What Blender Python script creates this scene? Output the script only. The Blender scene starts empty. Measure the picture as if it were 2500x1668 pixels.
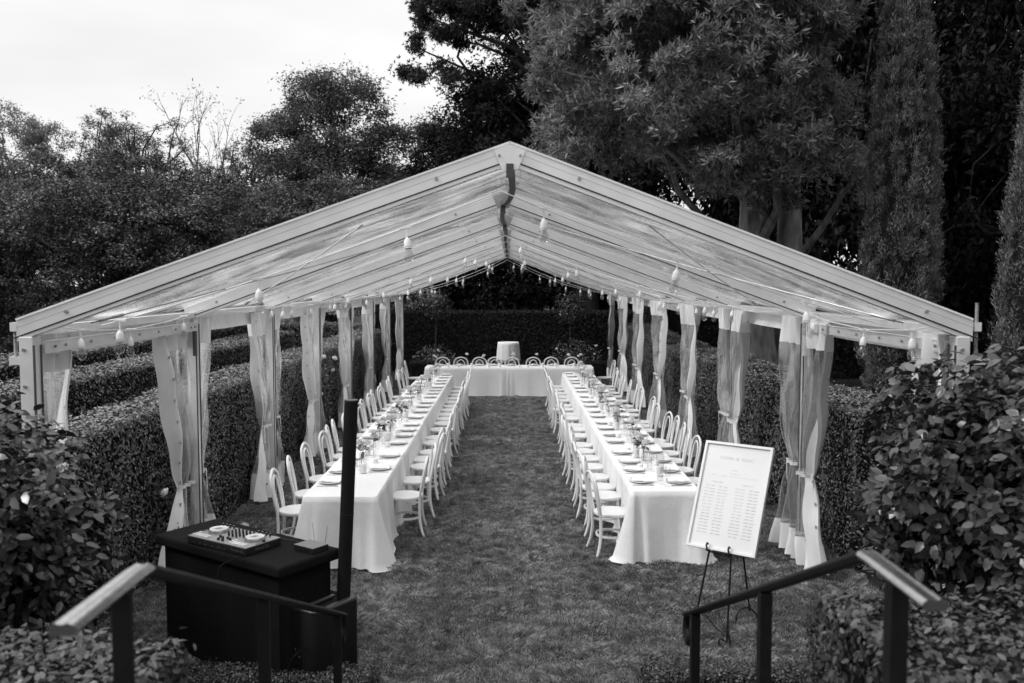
import bpy, math, random
import numpy as np
from math import radians as R, sin, cos, pi
from mathutils import Vector, Matrix

# ------------------------------------------------------------------ camera, world, sun, exposure
sc = bpy.context.scene
col = sc.collection
cam_d = bpy.data.cameras.new("camera"); cam = bpy.data.objects.new("camera", cam_d); col.objects.link(cam)
PITCH = math.atan(142/2150.); YAW = math.atan(5/2150.)
cam.location = (0.10, 0.0, 2.95)
cam.rotation_euler = (pi/2-PITCH, 0, -YAW)
cam_d.sensor_width = 36; cam_d.lens = 36*2150/2500.
cam_d.clip_start = .05; cam_d.clip_end = 2000
cam_d.dof.use_dof = True; cam_d.dof.focus_distance = 10.0; cam_d.dof.aperture_fstop = 2.5
sc.camera = cam
sc.view_settings.view_transform = 'Standard'; sc.view_settings.look = 'None'
sc.view_settings.exposure = 0.3; sc.view_settings.gamma = 1.0
sc.render.resolution_x = 1024; sc.render.resolution_y = 683
SUN_EL, SUN_AZ = R(42), R(258)       # azimuth clockwise from +y (the view direction)
w = bpy.data.worlds.new("World"); sc.world = w; w.use_nodes = True
nt = w.node_tree; nd = nt.nodes; lk = nt.links
for n in list(nd): nd.remove(n)
out = nd.new('ShaderNodeOutputWorld'); bg = nd.new('ShaderNodeBackground'); lk.new(bg.outputs[0], out.inputs[0])
sky = nd.new('ShaderNodeTexSky'); sky.sky_type = 'NISHITA'; sky.sun_disc = False
sky.sun_elevation = SUN_EL; sky.sun_rotation = SUN_AZ; sky.dust_density = 4
bw = nd.new('ShaderNodeRGBToBW'); lk.new(sky.outputs[0], bw.inputs[0])
tc = nd.new('ShaderNodeTexCoord'); sep = nd.new('ShaderNodeSeparateXYZ'); lk.new(tc.outputs['Generated'], sep.inputs[0])
def wmath(op, a, b=None, clamp=False):
    n = nd.new('ShaderNodeMath'); n.operation = op; n.use_clamp = clamp
    for i, v in enumerate((a, b)):
        if v is None: continue
        if isinstance(v, (int, float)): n.inputs[i].default_value = v
        else: lk.new(v, n.inputs[i])
    return n.outputs[0]
el = wmath('MAXIMUM', sep.outputs[2], 0.0)
# overcast: the cloud layer is about three times brighter overhead than near the horizon
def sstep(x, a, b):
    t = wmath('DIVIDE', wmath('SUBTRACT', x, a), b-a, True); return wmath('MULTIPLY', wmath('MULTIPLY', t, t), wmath('SUBTRACT', 3.0, wmath('MULTIPLY', t, 2.0)))
cloud = wmath('ADD', 8.5, wmath('MULTIPLY', sstep(el, .36, .95), 12.0))
# sky dimmed low down behind the viewer, added to shade surfaces facing the camera
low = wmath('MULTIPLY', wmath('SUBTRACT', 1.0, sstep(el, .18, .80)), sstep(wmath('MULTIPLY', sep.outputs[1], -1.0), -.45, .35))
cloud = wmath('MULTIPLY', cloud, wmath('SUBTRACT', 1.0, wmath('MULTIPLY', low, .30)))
mp = nd.new('ShaderNodeMapping'); mp.inputs['Scale'].default_value = (1.1, 1.1, 3.2); lk.new(tc.outputs['Generated'], mp.inputs[0])
nz = nd.new('ShaderNodeTexNoise'); nz.inputs['Scale'].default_value = 2.2; nz.inputs['Detail'].default_value = 4; nz.inputs['Roughness'].default_value = .5
lk.new(mp.outputs[0], nz.inputs['Vector'])
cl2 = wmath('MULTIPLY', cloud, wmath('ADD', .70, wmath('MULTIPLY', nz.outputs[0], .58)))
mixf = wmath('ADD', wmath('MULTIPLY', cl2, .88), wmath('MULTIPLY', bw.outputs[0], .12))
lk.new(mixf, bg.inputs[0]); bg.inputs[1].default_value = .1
sd = bpy.data.lights.new("sun", 'SUN'); sun = bpy.data.objects.new("sun", sd); col.objects.link(sun)
sd.energy = 1.5; sd.angle = R(14); sd.color = (1, 1, 1)
sun.rotation_euler = (pi/2-SUN_EL, 0, pi-SUN_AZ)
sv = Vector((sin(SUN_AZ)*cos(SUN_EL), cos(SUN_AZ)*cos(SUN_EL), sin(SUN_EL)))
sun.rotation_euler = sv.to_track_quat('Z', 'Y').to_euler()

rng = np.random.default_rng(7); rnd = random.Random(5)
# ------------------------------------------------------------------ materials (the photograph is black and white)
def g(v, a=1): return (v, v, v, a)
MATS = {}
def mat(name, v, rough=.6, metal=0., var=.12, scale=8., bump=0., spec=.5, stretch=(1, 1, 1), detail=4, bscale=None):
    m = bpy.data.materials.new(name); m.use_nodes = True; n = m.node_tree.nodes; l = m.node_tree.links
    b = n['Principled BSDF']; b.inputs['Roughness'].default_value = rough; b.inputs['Metallic'].default_value = metal
    b.inputs['Specular IOR Level'].default_value = spec; b.inputs['Base Color'].default_value = g(v)
    if var or bump:
        t = n.new('ShaderNodeTexCoord'); mpp = n.new('ShaderNodeMapping'); mpp.inputs['Scale'].default_value = stretch
        l.new(t.outputs['Object'], mpp.inputs[0])
        z = n.new('ShaderNodeTexNoise'); z.inputs['Scale'].default_value = scale; z.inputs['Detail'].default_value = detail
        l.new(mpp.outputs[0], z.inputs['Vector'])
        if var:
            mr = n.new('ShaderNodeMapRange'); mr.inputs[1].default_value = .3; mr.inputs[2].default_value = .7
            mr.inputs[3].default_value = v*(1-var); mr.inputs[4].default_value = v*(1+var); l.new(z.outputs[0], mr.inputs[0])
            l.new(mr.outputs[0], b.inputs['Base Color'])
        if bump:
            z2 = z
            if bscale:
                z2 = n.new('ShaderNodeTexNoise'); z2.inputs['Scale'].default_value = bscale; z2.inputs['Detail'].default_value = 3; l.new(mpp.outputs[0], z2.inputs['Vector'])
            bp = n.new('ShaderNodeBump'); bp.inputs['Strength'].default_value = bump; bp.inputs['Distance'].default_value = .01
            l.new(z2.outputs[0], bp.inputs['Height']); l.new(bp.outputs[0], b.inputs['Normal'])
    MATS[name] = m; return m
def leafmat(name, lo, hi, rough=.45, trans=.25, spec=.5):
    m = bpy.data.materials.new(name); m.use_nodes = True; n = m.node_tree.nodes; l = m.node_tree.links
    b = n['Principled BSDF']; o = n['Material Output']
    ge = n.new('ShaderNodeNewGeometry'); mr = n.new('ShaderNodeMapRange'); mr.inputs[3].default_value = lo; mr.inputs[4].default_value = hi
    l.new(ge.outputs['Random Per Island'], mr.inputs[0]); l.new(mr.outputs[0], b.inputs['Base Color'])
    b.inputs['Roughness'].default_value = rough; b.inputs['Specular IOR Level'].default_value = spec
    tr = n.new('ShaderNodeBsdfTranslucent'); l.new(mr.outputs[0], tr.inputs[0])
    mx = n.new('ShaderNodeMixShader'); mx.inputs[0].default_value = trans
    l.new(b.outputs[0], mx.inputs[1]); l.new(tr.outputs[0], mx.inputs[2]); l.new(mx.outputs[0], o.inputs[0])
    MATS[name] = m; return m
def vinyl(name, milky_lo, milky_hi, scale, stretch, gloss=.10, v=.85, bump=.3, path=False, detail=6):
    """clear plastic sheet: looks through, with milky dirt streaks and a sheen"""
    m = bpy.data.materials.new(name); m.use_nodes = True; n = m.node_tree.nodes; l = m.node_tree.links
    n.remove(n['Principled BSDF']); o = n['Material Output']
    t = n.new('ShaderNodeTexCoord'); mpp = n.new('ShaderNodeMapping'); mpp.inputs['Scale'].default_value = stretch; l.new(t.outputs['Object'], mpp.inputs[0])
    z = n.new('ShaderNodeTexNoise'); z.inputs['Scale'].default_value = scale; z.inputs['Detail'].default_value = detail; z.inputs['Roughness'].default_value = .6
    l.new(mpp.outputs[0], z.inputs['Vector'])
    mr = n.new('ShaderNodeMapRange'); mr.inputs[1].default_value = .35; mr.inputs[2].default_value = .68; mr.inputs[3].default_value = milky_lo; mr.inputs[4].default_value = milky_hi
    l.new(z.outputs[0], mr.inputs[0])
    bp = n.new('ShaderNodeBump'); bp.inputs['Strength'].default_value = bump; bp.inputs['Distance'].default_value = .02; l.new(z.outputs[0], bp.inputs['Height'])
    tp = n.new('ShaderNodeBsdfTransparent'); tp.inputs[0].default_value = g(.93)
    tl = n.new('ShaderNodeBsdfTranslucent'); tl.inputs[0].default_value = g(v)
    df = n.new('ShaderNodeBsdfDiffuse'); df.inputs[0].default_value = g(v)
    mk = n.new('ShaderNodeMixShader'); mk.inputs[0].default_value = .30 if path else .45; l.new(tl.outputs[0], mk.inputs[1]); l.new(df.outputs[0], mk.inputs[2])
    fo = mr.outputs[0]
    if path:      # a slanting ray crosses more of the hazy sheet than a square one
        lw_ = n.new('ShaderNodeLayerWeight'); lw_.inputs[0].default_value = .5; pw = n.new('ShaderNodeMath'); pw.operation = 'POWER'; pw.inputs[1].default_value = .8; l.new(lw_.outputs['Facing'], pw.inputs[0])
        mu = n.new('ShaderNodeMath'); mu.operation = 'MULTIPLY'; l.new(pw.outputs[0], mu.inputs[0]); l.new(fo, mu.inputs[1]); fo = mu.outputs[0]
    a = n.new('ShaderNodeMixShader'); l.new(fo, a.inputs[0]); l.new(tp.outputs[0], a.inputs[1]); l.new(mk.outputs[0], a.inputs[2])
    gl = n.new('ShaderNodeBsdfGlossy'); gl.inputs['Roughness'].default_value = .12; gl.inputs[0].default_value = g(1); l.new(bp.outputs[0], gl.inputs['Normal'])
    b = n.new('ShaderNodeMixShader'); b.inputs[0].default_value = gloss
    if path:
        p5 = n.new('ShaderNodeMath'); p5.operation = 'POWER'; p5.inputs[1].default_value = 5.0; l.new(lw_.outputs['Facing'], p5.inputs[0])
        fr = n.new('ShaderNodeMath'); fr.operation = 'MULTIPLY_ADD'; fr.inputs[1].default_value = .9; fr.inputs[2].default_value = .04; l.new(p5.outputs[0], fr.inputs[0]); l.new(fr.outputs[0], b.inputs[0])
    l.new(a.outputs[0], b.inputs[1]); l.new(gl.outputs[0], b.inputs[2])
    l.new(b.outputs[0], o.inputs[0]); MATS[name] = m; return m
def glass(name, lw=.35, base=.97):
    m = bpy.data.materials.new(name); m.use_nodes = True; n = m.node_tree.nodes; l = m.node_tree.links
    n.remove(n['Principled BSDF']); o = n['Material Output']
    tp = n.new('ShaderNodeBsdfTransparent'); tp.inputs[0].default_value = g(base)
    gl = n.new('ShaderNodeBsdfGlossy'); gl.inputs['Roughness'].default_value = .05; gl.inputs[0].default_value = g(1)
    lwn = n.new('ShaderNodeLayerWeight'); lwn.inputs[0].default_value = lw
    mr = n.new('ShaderNodeMapRange'); mr.inputs[3].default_value = .03; mr.inputs[4].default_value = .38; l.new(lwn.outputs['Facing'], mr.inputs[0])
    a = n.new('ShaderNodeMixShader'); l.new(mr.outputs[0], a.inputs[0]); l.new(tp.outputs[0], a.inputs[1]); l.new(gl.outputs[0], a.inputs[2])
    l.new(a.outputs[0], o.inputs[0]); MATS[name] = m; return m

M_alu = mat('alu', .80, .36, .5, .07, 5, .05, stretch=(1, 1, 1))
M_alud = mat('alu_dark', .07, .5, .3, .15, 6)
M_steel = mat('steel', .35, .35, .8, .2, 20)
M_white_vinyl = mat('white_vinyl', .78, .45, 0, .07, 3, .25, stretch=(3, 3, 1))
M_roof = vinyl('roof_vinyl', .12, .88, 1.7, (1.1, 2.4, 1), .04, .95, .5, True)
M_clear = vinyl('clear_vinyl', .03, .30, 2.6, (3.0, 3.0, .35), .24, .85, .35, False, 3)
M_cloth = mat('linen', .77, .9, 0, .05, 60, .9, spec=.1, bscale=5)
M_chair = mat('chair_paint', .75, .38, 0, .05, 12, .04)
M_plate = mat('porcelain', .84, .12, 0, .02, 5)
M_napkin = mat('napkin', .82, .9, 0, .05, 20, .1, spec=.1)
M_cutlery = mat('cutlery', .38, .28, .9, .1, 30)
M_glass = glass('glass'); M_bulb = glass('bulb_glass', .45, .9)
M_wax = mat('wax', .8, .5, 0, .03, 10)
M_petal = mat('petal', .78, .8, 0, .12, 60, .2, spec=.2)
M_sleaf = leafmat('sprig_leaf', .03, .10, .5, .2)
M_stem = mat('stem', .12, .7)
M_cord = mat('white_cord', .72, .5, 0, .05, 10)
M_socket = mat('socket', .82, .4, 0, .05, 10)
M_filament = mat('filament', .45, .4, .5)
M_black = mat('black_plastic', .012, .5, 0, .25, 30, .05, spec=.4)
M_blackcloth = mat('black_cloth', .008, .95, 0, .3, 40, .2, spec=.1)
M_iron = mat('black_iron', .012, .42, .2, .3, 25, .2)
M_rail = mat('rail_paint', .006, .62, .0, .3, 14, .1, spec=.15)
M_panel = mat('controller_face', .34, .35, .6, .15, 60)
M_pad = mat('white_pad', .6, .35)
M_grille = mat('grille', .007, .75, .0, .5, 400, .2, spec=.2)
M_board = mat('board', .70, .35, 0, .02, 3)
M_frame = mat('white_frame', .74, .35, 0, .03, 8)
M_ink = mat('grey_ink', .38, .7, 0, 0)
M_ink2 = mat('grey_ink_pale', .52, .7, 0, 0)
M_logo = mat('grey_print', .12, .5, 0, 0)
M_bark = mat('bark', .17, .9, 0, .5, 6, .9, stretch=(1, 1, .3), spec=.2)
M_barkd = mat('bark_dark', .045, .9, 0, .4, 6, .8, spec=.2)
M_barkl = mat('bark_pale', .13, .9, 0, .4, 6, .8, spec=.2)
M_soil = mat('soil', .022, .95, 0, .4, 3, .5, spec=.1)
M_lawn = mat('lawn_base', .030, .95, 0, .5, 9, .6, spec=.1)
M_stone = mat('stone', .25, .85, 0, .25, 5, .5)
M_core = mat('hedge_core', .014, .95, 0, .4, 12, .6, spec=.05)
M_grass = leafmat('grass_blade', .075, .23, .6, .3, .25)
M_hedge = leafmat('hedge_leaf', .010, .22, .36, .08, .6)
M_boxw = leafmat('box_leaf', .008, .085, .4, .1)
M_cam = leafmat('camellia_leaf', .006, .060, .30, .06, .6)
M_cam2 = leafmat('camellia_leaf_pale', .010, .085, .32, .08, .6)
M_oak = leafmat('oak_leaf', .10, .42, .5, .35)
M_oakd = leafmat('oak_leaf_dark', .02, .07, .5, .3, .3)
M_shrub = leafmat('shrub_leaf', .02, .15, .45, .2, .4)
M_mid = leafmat('mid_leaf', .05, .17, .6, .3, .3)
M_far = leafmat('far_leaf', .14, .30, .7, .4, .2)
M_cyp = leafmat('cypress_leaf', .05, .27, .6, .15, .3)
M_dark = leafmat('wood_leaf', .010, .034, .6, .2, .12)
M_rail_top = mat('rail_sky_sheen', .52, .24, 1.0, .12, 30, .05)  # level rail's sky reflection put into a brighter metal than the sloping rail
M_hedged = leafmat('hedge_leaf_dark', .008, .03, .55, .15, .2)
M_seam = mat('seam', .34, .5, .3, 0)

def patchy(m, scale, lo, hi):
    n = m.node_tree.nodes; l = m.node_tree.links; mr = [x for x in n if x.type == 'MAP_RANGE'][0]
    ge = n.new('ShaderNodeNewGeometry'); z = n.new('ShaderNodeTexNoise'); z.inputs['Scale'].default_value = scale; z.inputs['Detail'].default_value = 5; z.inputs['Roughness'].default_value = .6
    l.new(ge.outputs['Position'], z.inputs['Vector']); r2 = n.new('ShaderNodeMapRange'); r2.inputs[1].default_value = .35; r2.inputs[2].default_value = .65; r2.inputs[3].default_value = lo; r2.inputs[4].default_value = hi
    l.new(z.outputs[0], r2.inputs[0]); mu = n.new('ShaderNodeMath'); mu.operation = 'MULTIPLY'; l.new(mr.outputs[0], mu.inputs[0]); l.new(r2.outputs[0], mu.inputs[1])
    for k in list(mr.outputs[0].links):
        if k.to_node != mu: t = k.to_socket; l.new(mu.outputs[0], t)
M_grass = leafmat('grass_blade', .15, .46, .6, .3, .25); patchy(M_grass, 1.5, .72, 1.25)
patchy(M_hedge, 1.2, .75, 1.5); patchy(M_shrub, .9, .3, 1.7); patchy(M_oak, .6, .6, 1.35); patchy(M_cyp, 3.5, .4, 1.7)
patchy(M_grass, 8.0, .46, 1.4)
# ------------------------------------------------------------------ object helpers
def link(name, me, m, parent=None, loc=None):
    o = bpy.data.objects.new(name, me); col.objects.link(o)
    if m is not None and me is not None and not me.materials: me.materials.append(m)
    if parent: o.parent = parent
    if loc is not None: o.location = loc
    return o
def tag(o, label=None, cat=None, group=None, kind=None):
    if label: o['label'] = label
    if cat: o['category'] = cat
    if group: o['group'] = group
    if kind: o['kind'] = kind
    return o
def empty(name, loc=(0, 0, 0), rz=0, label=None, cat=None, group=None):
    o = bpy.data.objects.new(name, None); col.objects.link(o); o.location = loc; o.rotation_euler = (0, 0, rz)
    o.empty_display_size = .1
    return tag(o, label, cat, group)
def copy_tree(o, parent=None):
    c = o.copy(); col.objects.link(c)
    if parent: c.parent = parent
    for ch in list(o.children): copy_tree(ch, c)
    return c
def np_mesh(name, V, F, smooth=False):
    """V (n,3), F (m,k) constant face size"""
    V = np.asarray(V, np.float32); F = np.asarray(F, np.int32)
    me = bpy.data.meshes.new(name); k = F.shape[1]
    me.vertices.add(len(V)); me.vertices.foreach_set('co', V.ravel())
    me.loops.add(F.size); me.loops.foreach_set('vertex_index', F.ravel())
    me.polygons.add(len(F)); me.polygons.foreach_set('loop_start', np.arange(0, F.size, k, dtype=np.int32))
    if smooth: me.polygons.foreach_set('use_smooth', np.ones(len(F), bool))
    me.update(calc_edges=True); return me
class MB:
    def __init__(s): s.v = []; s.f = []
    def add(s, V, F):
        n = len(s.v); s.v += [tuple(p) for p in V]; s.f += [tuple(i+n for i in f) for f in F]; return s
    def box(s, c, d, rot=None, bev=0):
        x, y, z = d[0]/2, d[1]/2, d[2]/2
        P = [Vector((a*x, b*y, e*z)) for a in (-1, 1) for b in (-1, 1) for e in (-1, 1)]
        if rot is not None: P = [rot @ p for p in P]
        c = Vector(c); return s.add([p+c for p in P], [(0, 1, 3, 2), (4, 6, 7, 5), (0, 4, 5, 1), (2, 3, 7, 6), (0, 2, 6, 4), (1, 5, 7, 3)])
    def bar(s, a, b, wd, ht, up=Vector((0, 0, 1))):
        a = Vector(a); b = Vector(b); d = (b-a); L = d.length; d.normalize(); r = d.cross(up)
        if r.length < 1e-4: r = Vector((1, 0, 0))
        r.normalize(); u = r.cross(d)
        rot = Matrix((r, d, u)).transposed(); return s.box((a+b)/2, (wd, L, ht), rot)
    def tube(s, path, rad, seg=8, caps=True, closed=False):
        P = [Vector(p) for p in path]; n = len(P)
        rr = rad if isinstance(rad, (list, tuple)) else [rad]*n
        T = []
        for i in range(n):
            if closed: t = P[(i+1) % n]-P[i-1]
            else: t = P[min(i+1, n-1)]-P[max(i-1, 0)]
            T.append(t.normalized() if t.length > 1e-9 else Vector((0, 0, 1)))
        ref = Vector((0, 0, 1)) if abs(T[0].z) < .9 else Vector((1, 0, 0))
        nr = T[0].cross(ref).normalized(); V = []; F = []
        for i in range(n):
            nr = (nr-T[i]*nr.dot(T[i])); nr = nr.normalized() if nr.length > 1e-6 else T[i].orthogonal().normalized()
            bi = T[i].cross(nr)
            for k in range(seg):
                a = 2*pi*k/seg; V.append(P[i]+(nr*cos(a)+bi*sin(a))*rr[i])
        m = n if closed else n-1
        for i in range(m):
            j = (i+1) % n
            for k in range(seg):
                k2 = (k+1) % seg; F.append((i*seg+k, i*seg+k2, j*seg+k2, j*seg+k))
        if caps and not closed: F.append(tuple(range(seg-1, -1, -1))); F.append(tuple((n-1)*seg+k for k in range(seg)))
        return s.add(V, F)
    def lathe(s, prof, c=(0, 0, 0), seg=20, cap0=False, cap1=False):
        V = []; F = []; n = len(prof)
        for r, z in prof:
            for k in range(seg):
                a = 2*pi*k/seg; V.append((c[0]+r*cos(a), c[1]+r*sin(a), c[2]+z))
        for i in range(n-1):
            for k in range(seg):
                k2 = (k+1) % seg; F.append((i*seg+k, i*seg+k2, (i+1)*seg+k2, (i+1)*seg+k))
        if cap0: F.append(tuple(range(seg-1, -1, -1)))
        if cap1: F.append(tuple((n-1)*seg+k for k in range(seg)))
        return s.add(V, F)
    def mesh(s, name, smooth=False):
        me = bpy.data.meshes.new(name); me.from_pydata(s.v, [], s.f); me.update()
        if smooth:
            me.polygons.foreach_set('use_smooth', np.ones(len(me.polygons), bool))
            try: me.set_sharp_from_angle(angle=R(50))
            except Exception: pass
        return me
    def build(s, name, m, parent=None, smooth=False, loc=None):
        return link(name, s.mesh(name, smooth), m, parent, loc)
def bevel(o, wd=.004, seg=2):
    b = o.modifiers.new('bevel', 'BEVEL'); b.width = wd; b.segments = seg; b.limit_method = 'ANGLE'; return o
def spline(P, n=6, closed=False):
    P = [Vector(p) for p in P]; N = len(P); out = []
    rngs = range(N) if closed else range(N-1)
    for i in rngs:
        p0 = P[i-1] if (closed or i > 0) else P[0]; p1 = P[i]; p2 = P[(i+1) % N]; p3 = P[(i+2) % N] if (closed or i+2 < N) else P[-1]
        for k in range(n):
            t = k/n; out.append(.5*((2*p1)+(p2-p0)*t+(2*p0-5*p1+4*p2-p3)*t*t+(3*p1-p0-3*p2+p3)*t**3))
    if not closed: out.append(P[-1])
    return out
def text_mesh(name, body, size, m, parent, mw, extrude=.0003, align='CENTER', font_shear=0):
    cu = bpy.data.curves.new(name, 'FONT'); cu.body = body; cu.size = size; cu.align_x = align; cu.extrude = extrude; cu.shear = font_shear
    cu.resolution_u = 2
    tmp = bpy.data.objects.new('tmp', cu); col.objects.link(tmp)
    me = bpy.data.meshes.new_from_object(tmp.evaluated_get(bpy.context.evaluated_depsgraph_get()))
    bpy.data.objects.remove(tmp); me.materials.clear()
    o = link(name, me, m, parent); o.matrix_basis = mw; return o
ORD = ['first', 'second', 'third', 'fourth', 'fifth', 'sixth', 'seventh', 'eighth', 'ninth', 'tenth', 'eleventh', 'twelfth', 'thirteenth', 'fourteenth',
       'fifteenth', 'sixteenth', 'seventeenth', 'eighteenth', 'nineteenth', 'twentieth']

# ------------------------------------------------------------------ value noise
_tab = np.random.default_rng(3).random((64, 64))
def vn(x, y):
    x = np.asarray(x, float); y = np.asarray(y, float)
    xi = np.floor(x).astype(int); yi = np.floor(y).astype(int); fx = x-xi; fy = y-yi
    fx = fx*fx*(3-2*fx); fy = fy*fy*(3-2*fy)
    a = _tab[xi % 64, yi % 64]; b = _tab[(xi+1) % 64, yi % 64]; c = _tab[xi % 64, (yi+1) % 64]; d = _tab[(xi+1) % 64, (yi+1) % 64]
    return (a*(1-fx)+b*fx)*(1-fy)+(c*(1-fx)+d*fx)*fy
def nrm(a): return a/np.maximum(np.linalg.norm(a, axis=-1, keepdims=True), 1e-9)
def rdir(n):
    return nrm(rng.normal(size=(n, 3)))

# ------------------------------------------------------------------ leaves
def leaves_quad(P, N, L, W, droop=0., D=None):
    """diamond leaves: P base, N leaf normal"""
    n = len(P); N = nrm(N)
    if D is None:
        D = rdir(n)
    D = nrm(D-N*(D*N).sum(1, keepdims=True)); S = np.cross(N, D)
    L = np.broadcast_to(np.asarray(L, float).reshape(-1, 1), (n, 1)); W = np.broadcast_to(np.asarray(W, float).reshape(-1, 1), (n, 1))
    V = np.empty((n, 4, 3)); V[:, 0] = P; V[:, 1] = P+D*L*.45+S*W*.5+N*L*.06; V[:, 2] = P+D*L-N*L*droop; V[:, 3] = P+D*L*.45-S*W*.5+N*L*.06
    F = np.arange(n*4).reshape(n, 4); return V.reshape(-1, 3), F
def leaves_oval(P, N, L, W, D=None, curl=.12):
    """larger oval leaves folded along the midrib: 8 verts, quads"""
    n = len(P); N = nrm(N)
    if D is None: D = rdir(n)
    D = nrm(D-N*(D*N).sum(1, keepdims=True)); S = np.cross(N, D)
    L = np.asarray(L, float).reshape(-1, 1)*np.ones((n, 1)); W = np.asarray(W, float).reshape(-1, 1)*np.ones((n, 1))
    t = [0, .3, .7, 1.0]; wv = [0.0, .46, .42, 0.0]; rows = []
    fold = rng.uniform(.05, .3, (n, 1)); cu = curl*rng.uniform(.2, 1.6, (n, 1))
    V = np.empty((n, 8, 3))
    def pt(tt, ww): return P+D*L*tt+S*W*ww+N*(np.abs(ww)*W*fold-cu*L*tt*tt)
    V[:, 0] = pt(0, 0); V[:, 1] = pt(.28, .44); V[:, 2] = pt(.68, .40); V[:, 3] = pt(1, 0); V[:, 4] = pt(.68, -.40); V[:, 5] = pt(.28, -.44)
    V[:, 6] = pt(.28, 0); V[:, 7] = pt(.70, 0)
    base = np.arange(n)[:, None]*8
    # quads: (0,1,6,5) is non planar; use 4 quads around the midrib
    F = np.stack([np.concatenate([base+0, base+1, base+6, base+5], 1), np.concatenate([base+1, base+2, base+7, base+6], 1),
                  np.concatenate([base+6, base+7, base+4, base+5], 1), np.concatenate([base+7, base+2, base+3, base+4], 1)], 1).reshape(-1, 4)
    return V.reshape(-1, 3), F
def join(parts):
    Vs = []; Fs = []; o = 0
    for V, F in parts: Vs.append(V); Fs.append(F+o); o += len(V)
    return np.concatenate(Vs), np.concatenate(Fs)

# ------------------------------------------------------------------ hedges
def hedge(label, x0, x1, y0, y1, h, n, leaf=(.035, .018), z0=0., face='both', m=None, lump=.05, name='hedge', cat='hedge', group=None, oval=False, frac_side=.75, hv=0.):
    t = empty(name, ((x0+x1)/2, (y0+y1)/2, z0), 0, label, cat, group)
    cx, cy = (x0+x1)/2, (y0+y1)/2
    mb = MB(); ins = .07+lump*.4; hx, hy = (x1-x0)/2-ins, (y1-y0)/2-ins
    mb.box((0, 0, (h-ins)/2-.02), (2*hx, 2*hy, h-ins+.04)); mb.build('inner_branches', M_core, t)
    A = {'top': (x1-x0)*(y1-y0), 'l': h*(y1-y0), 'r': h*(y1-y0), 'n': h*(x1-x0), 'f': h*(x1-x0)}
    if face == 'right': A['l'] *= .25
    if face == 'left': A['r'] *= .25
    A['f'] *= .3
    tot = sum(A.values()); Ps = []; Ns = []
    for k, a in A.items():
        c = max(int(n*a/tot), 4); u = rng.random(c); v = rng.random(c)
        if k == 'top': P = np.stack([x0+(x1-x0)*u, y0+(y1-y0)*v, np.full(c, h)], 1); N = (0, 0, 1)
        elif k in 'lr':
            P = np.stack([np.full(c, x0 if k == 'l' else x1), y0+(y1-y0)*u, h*v], 1); N = (-1 if k == 'l' else 1, 0, 0)
        else: P = np.stack([x0+(x1-x0)*u, np.full(c, y0 if k == 'n' else y1), h*v], 1); N = (0, -1 if k == 'n' else 1, 0)
        N = np.tile(np.array(N, float), (c, 1))
        # rounded arris
        rr = .10
        q = P.copy()
        inner = np.stack([np.clip(P[:, 0], x0+rr, x1-rr), np.clip(P[:, 1], y0+rr, y1-rr), np.minimum(P[:, 2], h-rr)], 1)
        dv = P-inner; dl = np.linalg.norm(dv, axis=1, keepdims=True); P = inner+dv/np.maximum(dl, 1e-6)*np.minimum(dl, rr); N = nrm(N*.3+dv/np.maximum(dl, 1e-6))
        lm = (vn(P[:, 1]*1.7+P[:, 0]*.9+5, P[:, 2]*1.7+P[:, 0]*1.9)-.5)*2*lump + (vn(P[:, 1]*6+P[:, 0]*3, P[:, 2]*6+P[:, 0]*7)-.5)*lump
        P = P+N*(lm-rng.random(c)**2*.07)[:, None]
        P[:, 2] = np.maximum(P[:, 2], .02)
        Ps.append(P); Ns.append(N)
    P = np.concatenate(Ps); N = np.concatenate(Ns)
    if hv: P[:, 2] += hv*(vn(P[:, 1]*.35, P[:, 0]*.2)-.5)*np.clip(P[:, 2]/h, 0, 1)
    c = len(P); NN = nrm(N*1.25+rdir(c)*.75); s = rng.uniform(.6, 1.5, c); st = rng.random(c) < .04; P = P+N*(st*rng.random(c)*.07)[:, None]
    P = P-np.array([cx, cy, 0])
    V, F = (leaves_oval if oval else leaves_quad)(P, NN, leaf[0]*s, leaf[1]*s)
    link('foliage', np_mesh('foliage', V, F), m or M_hedge, t)
    return t

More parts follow.
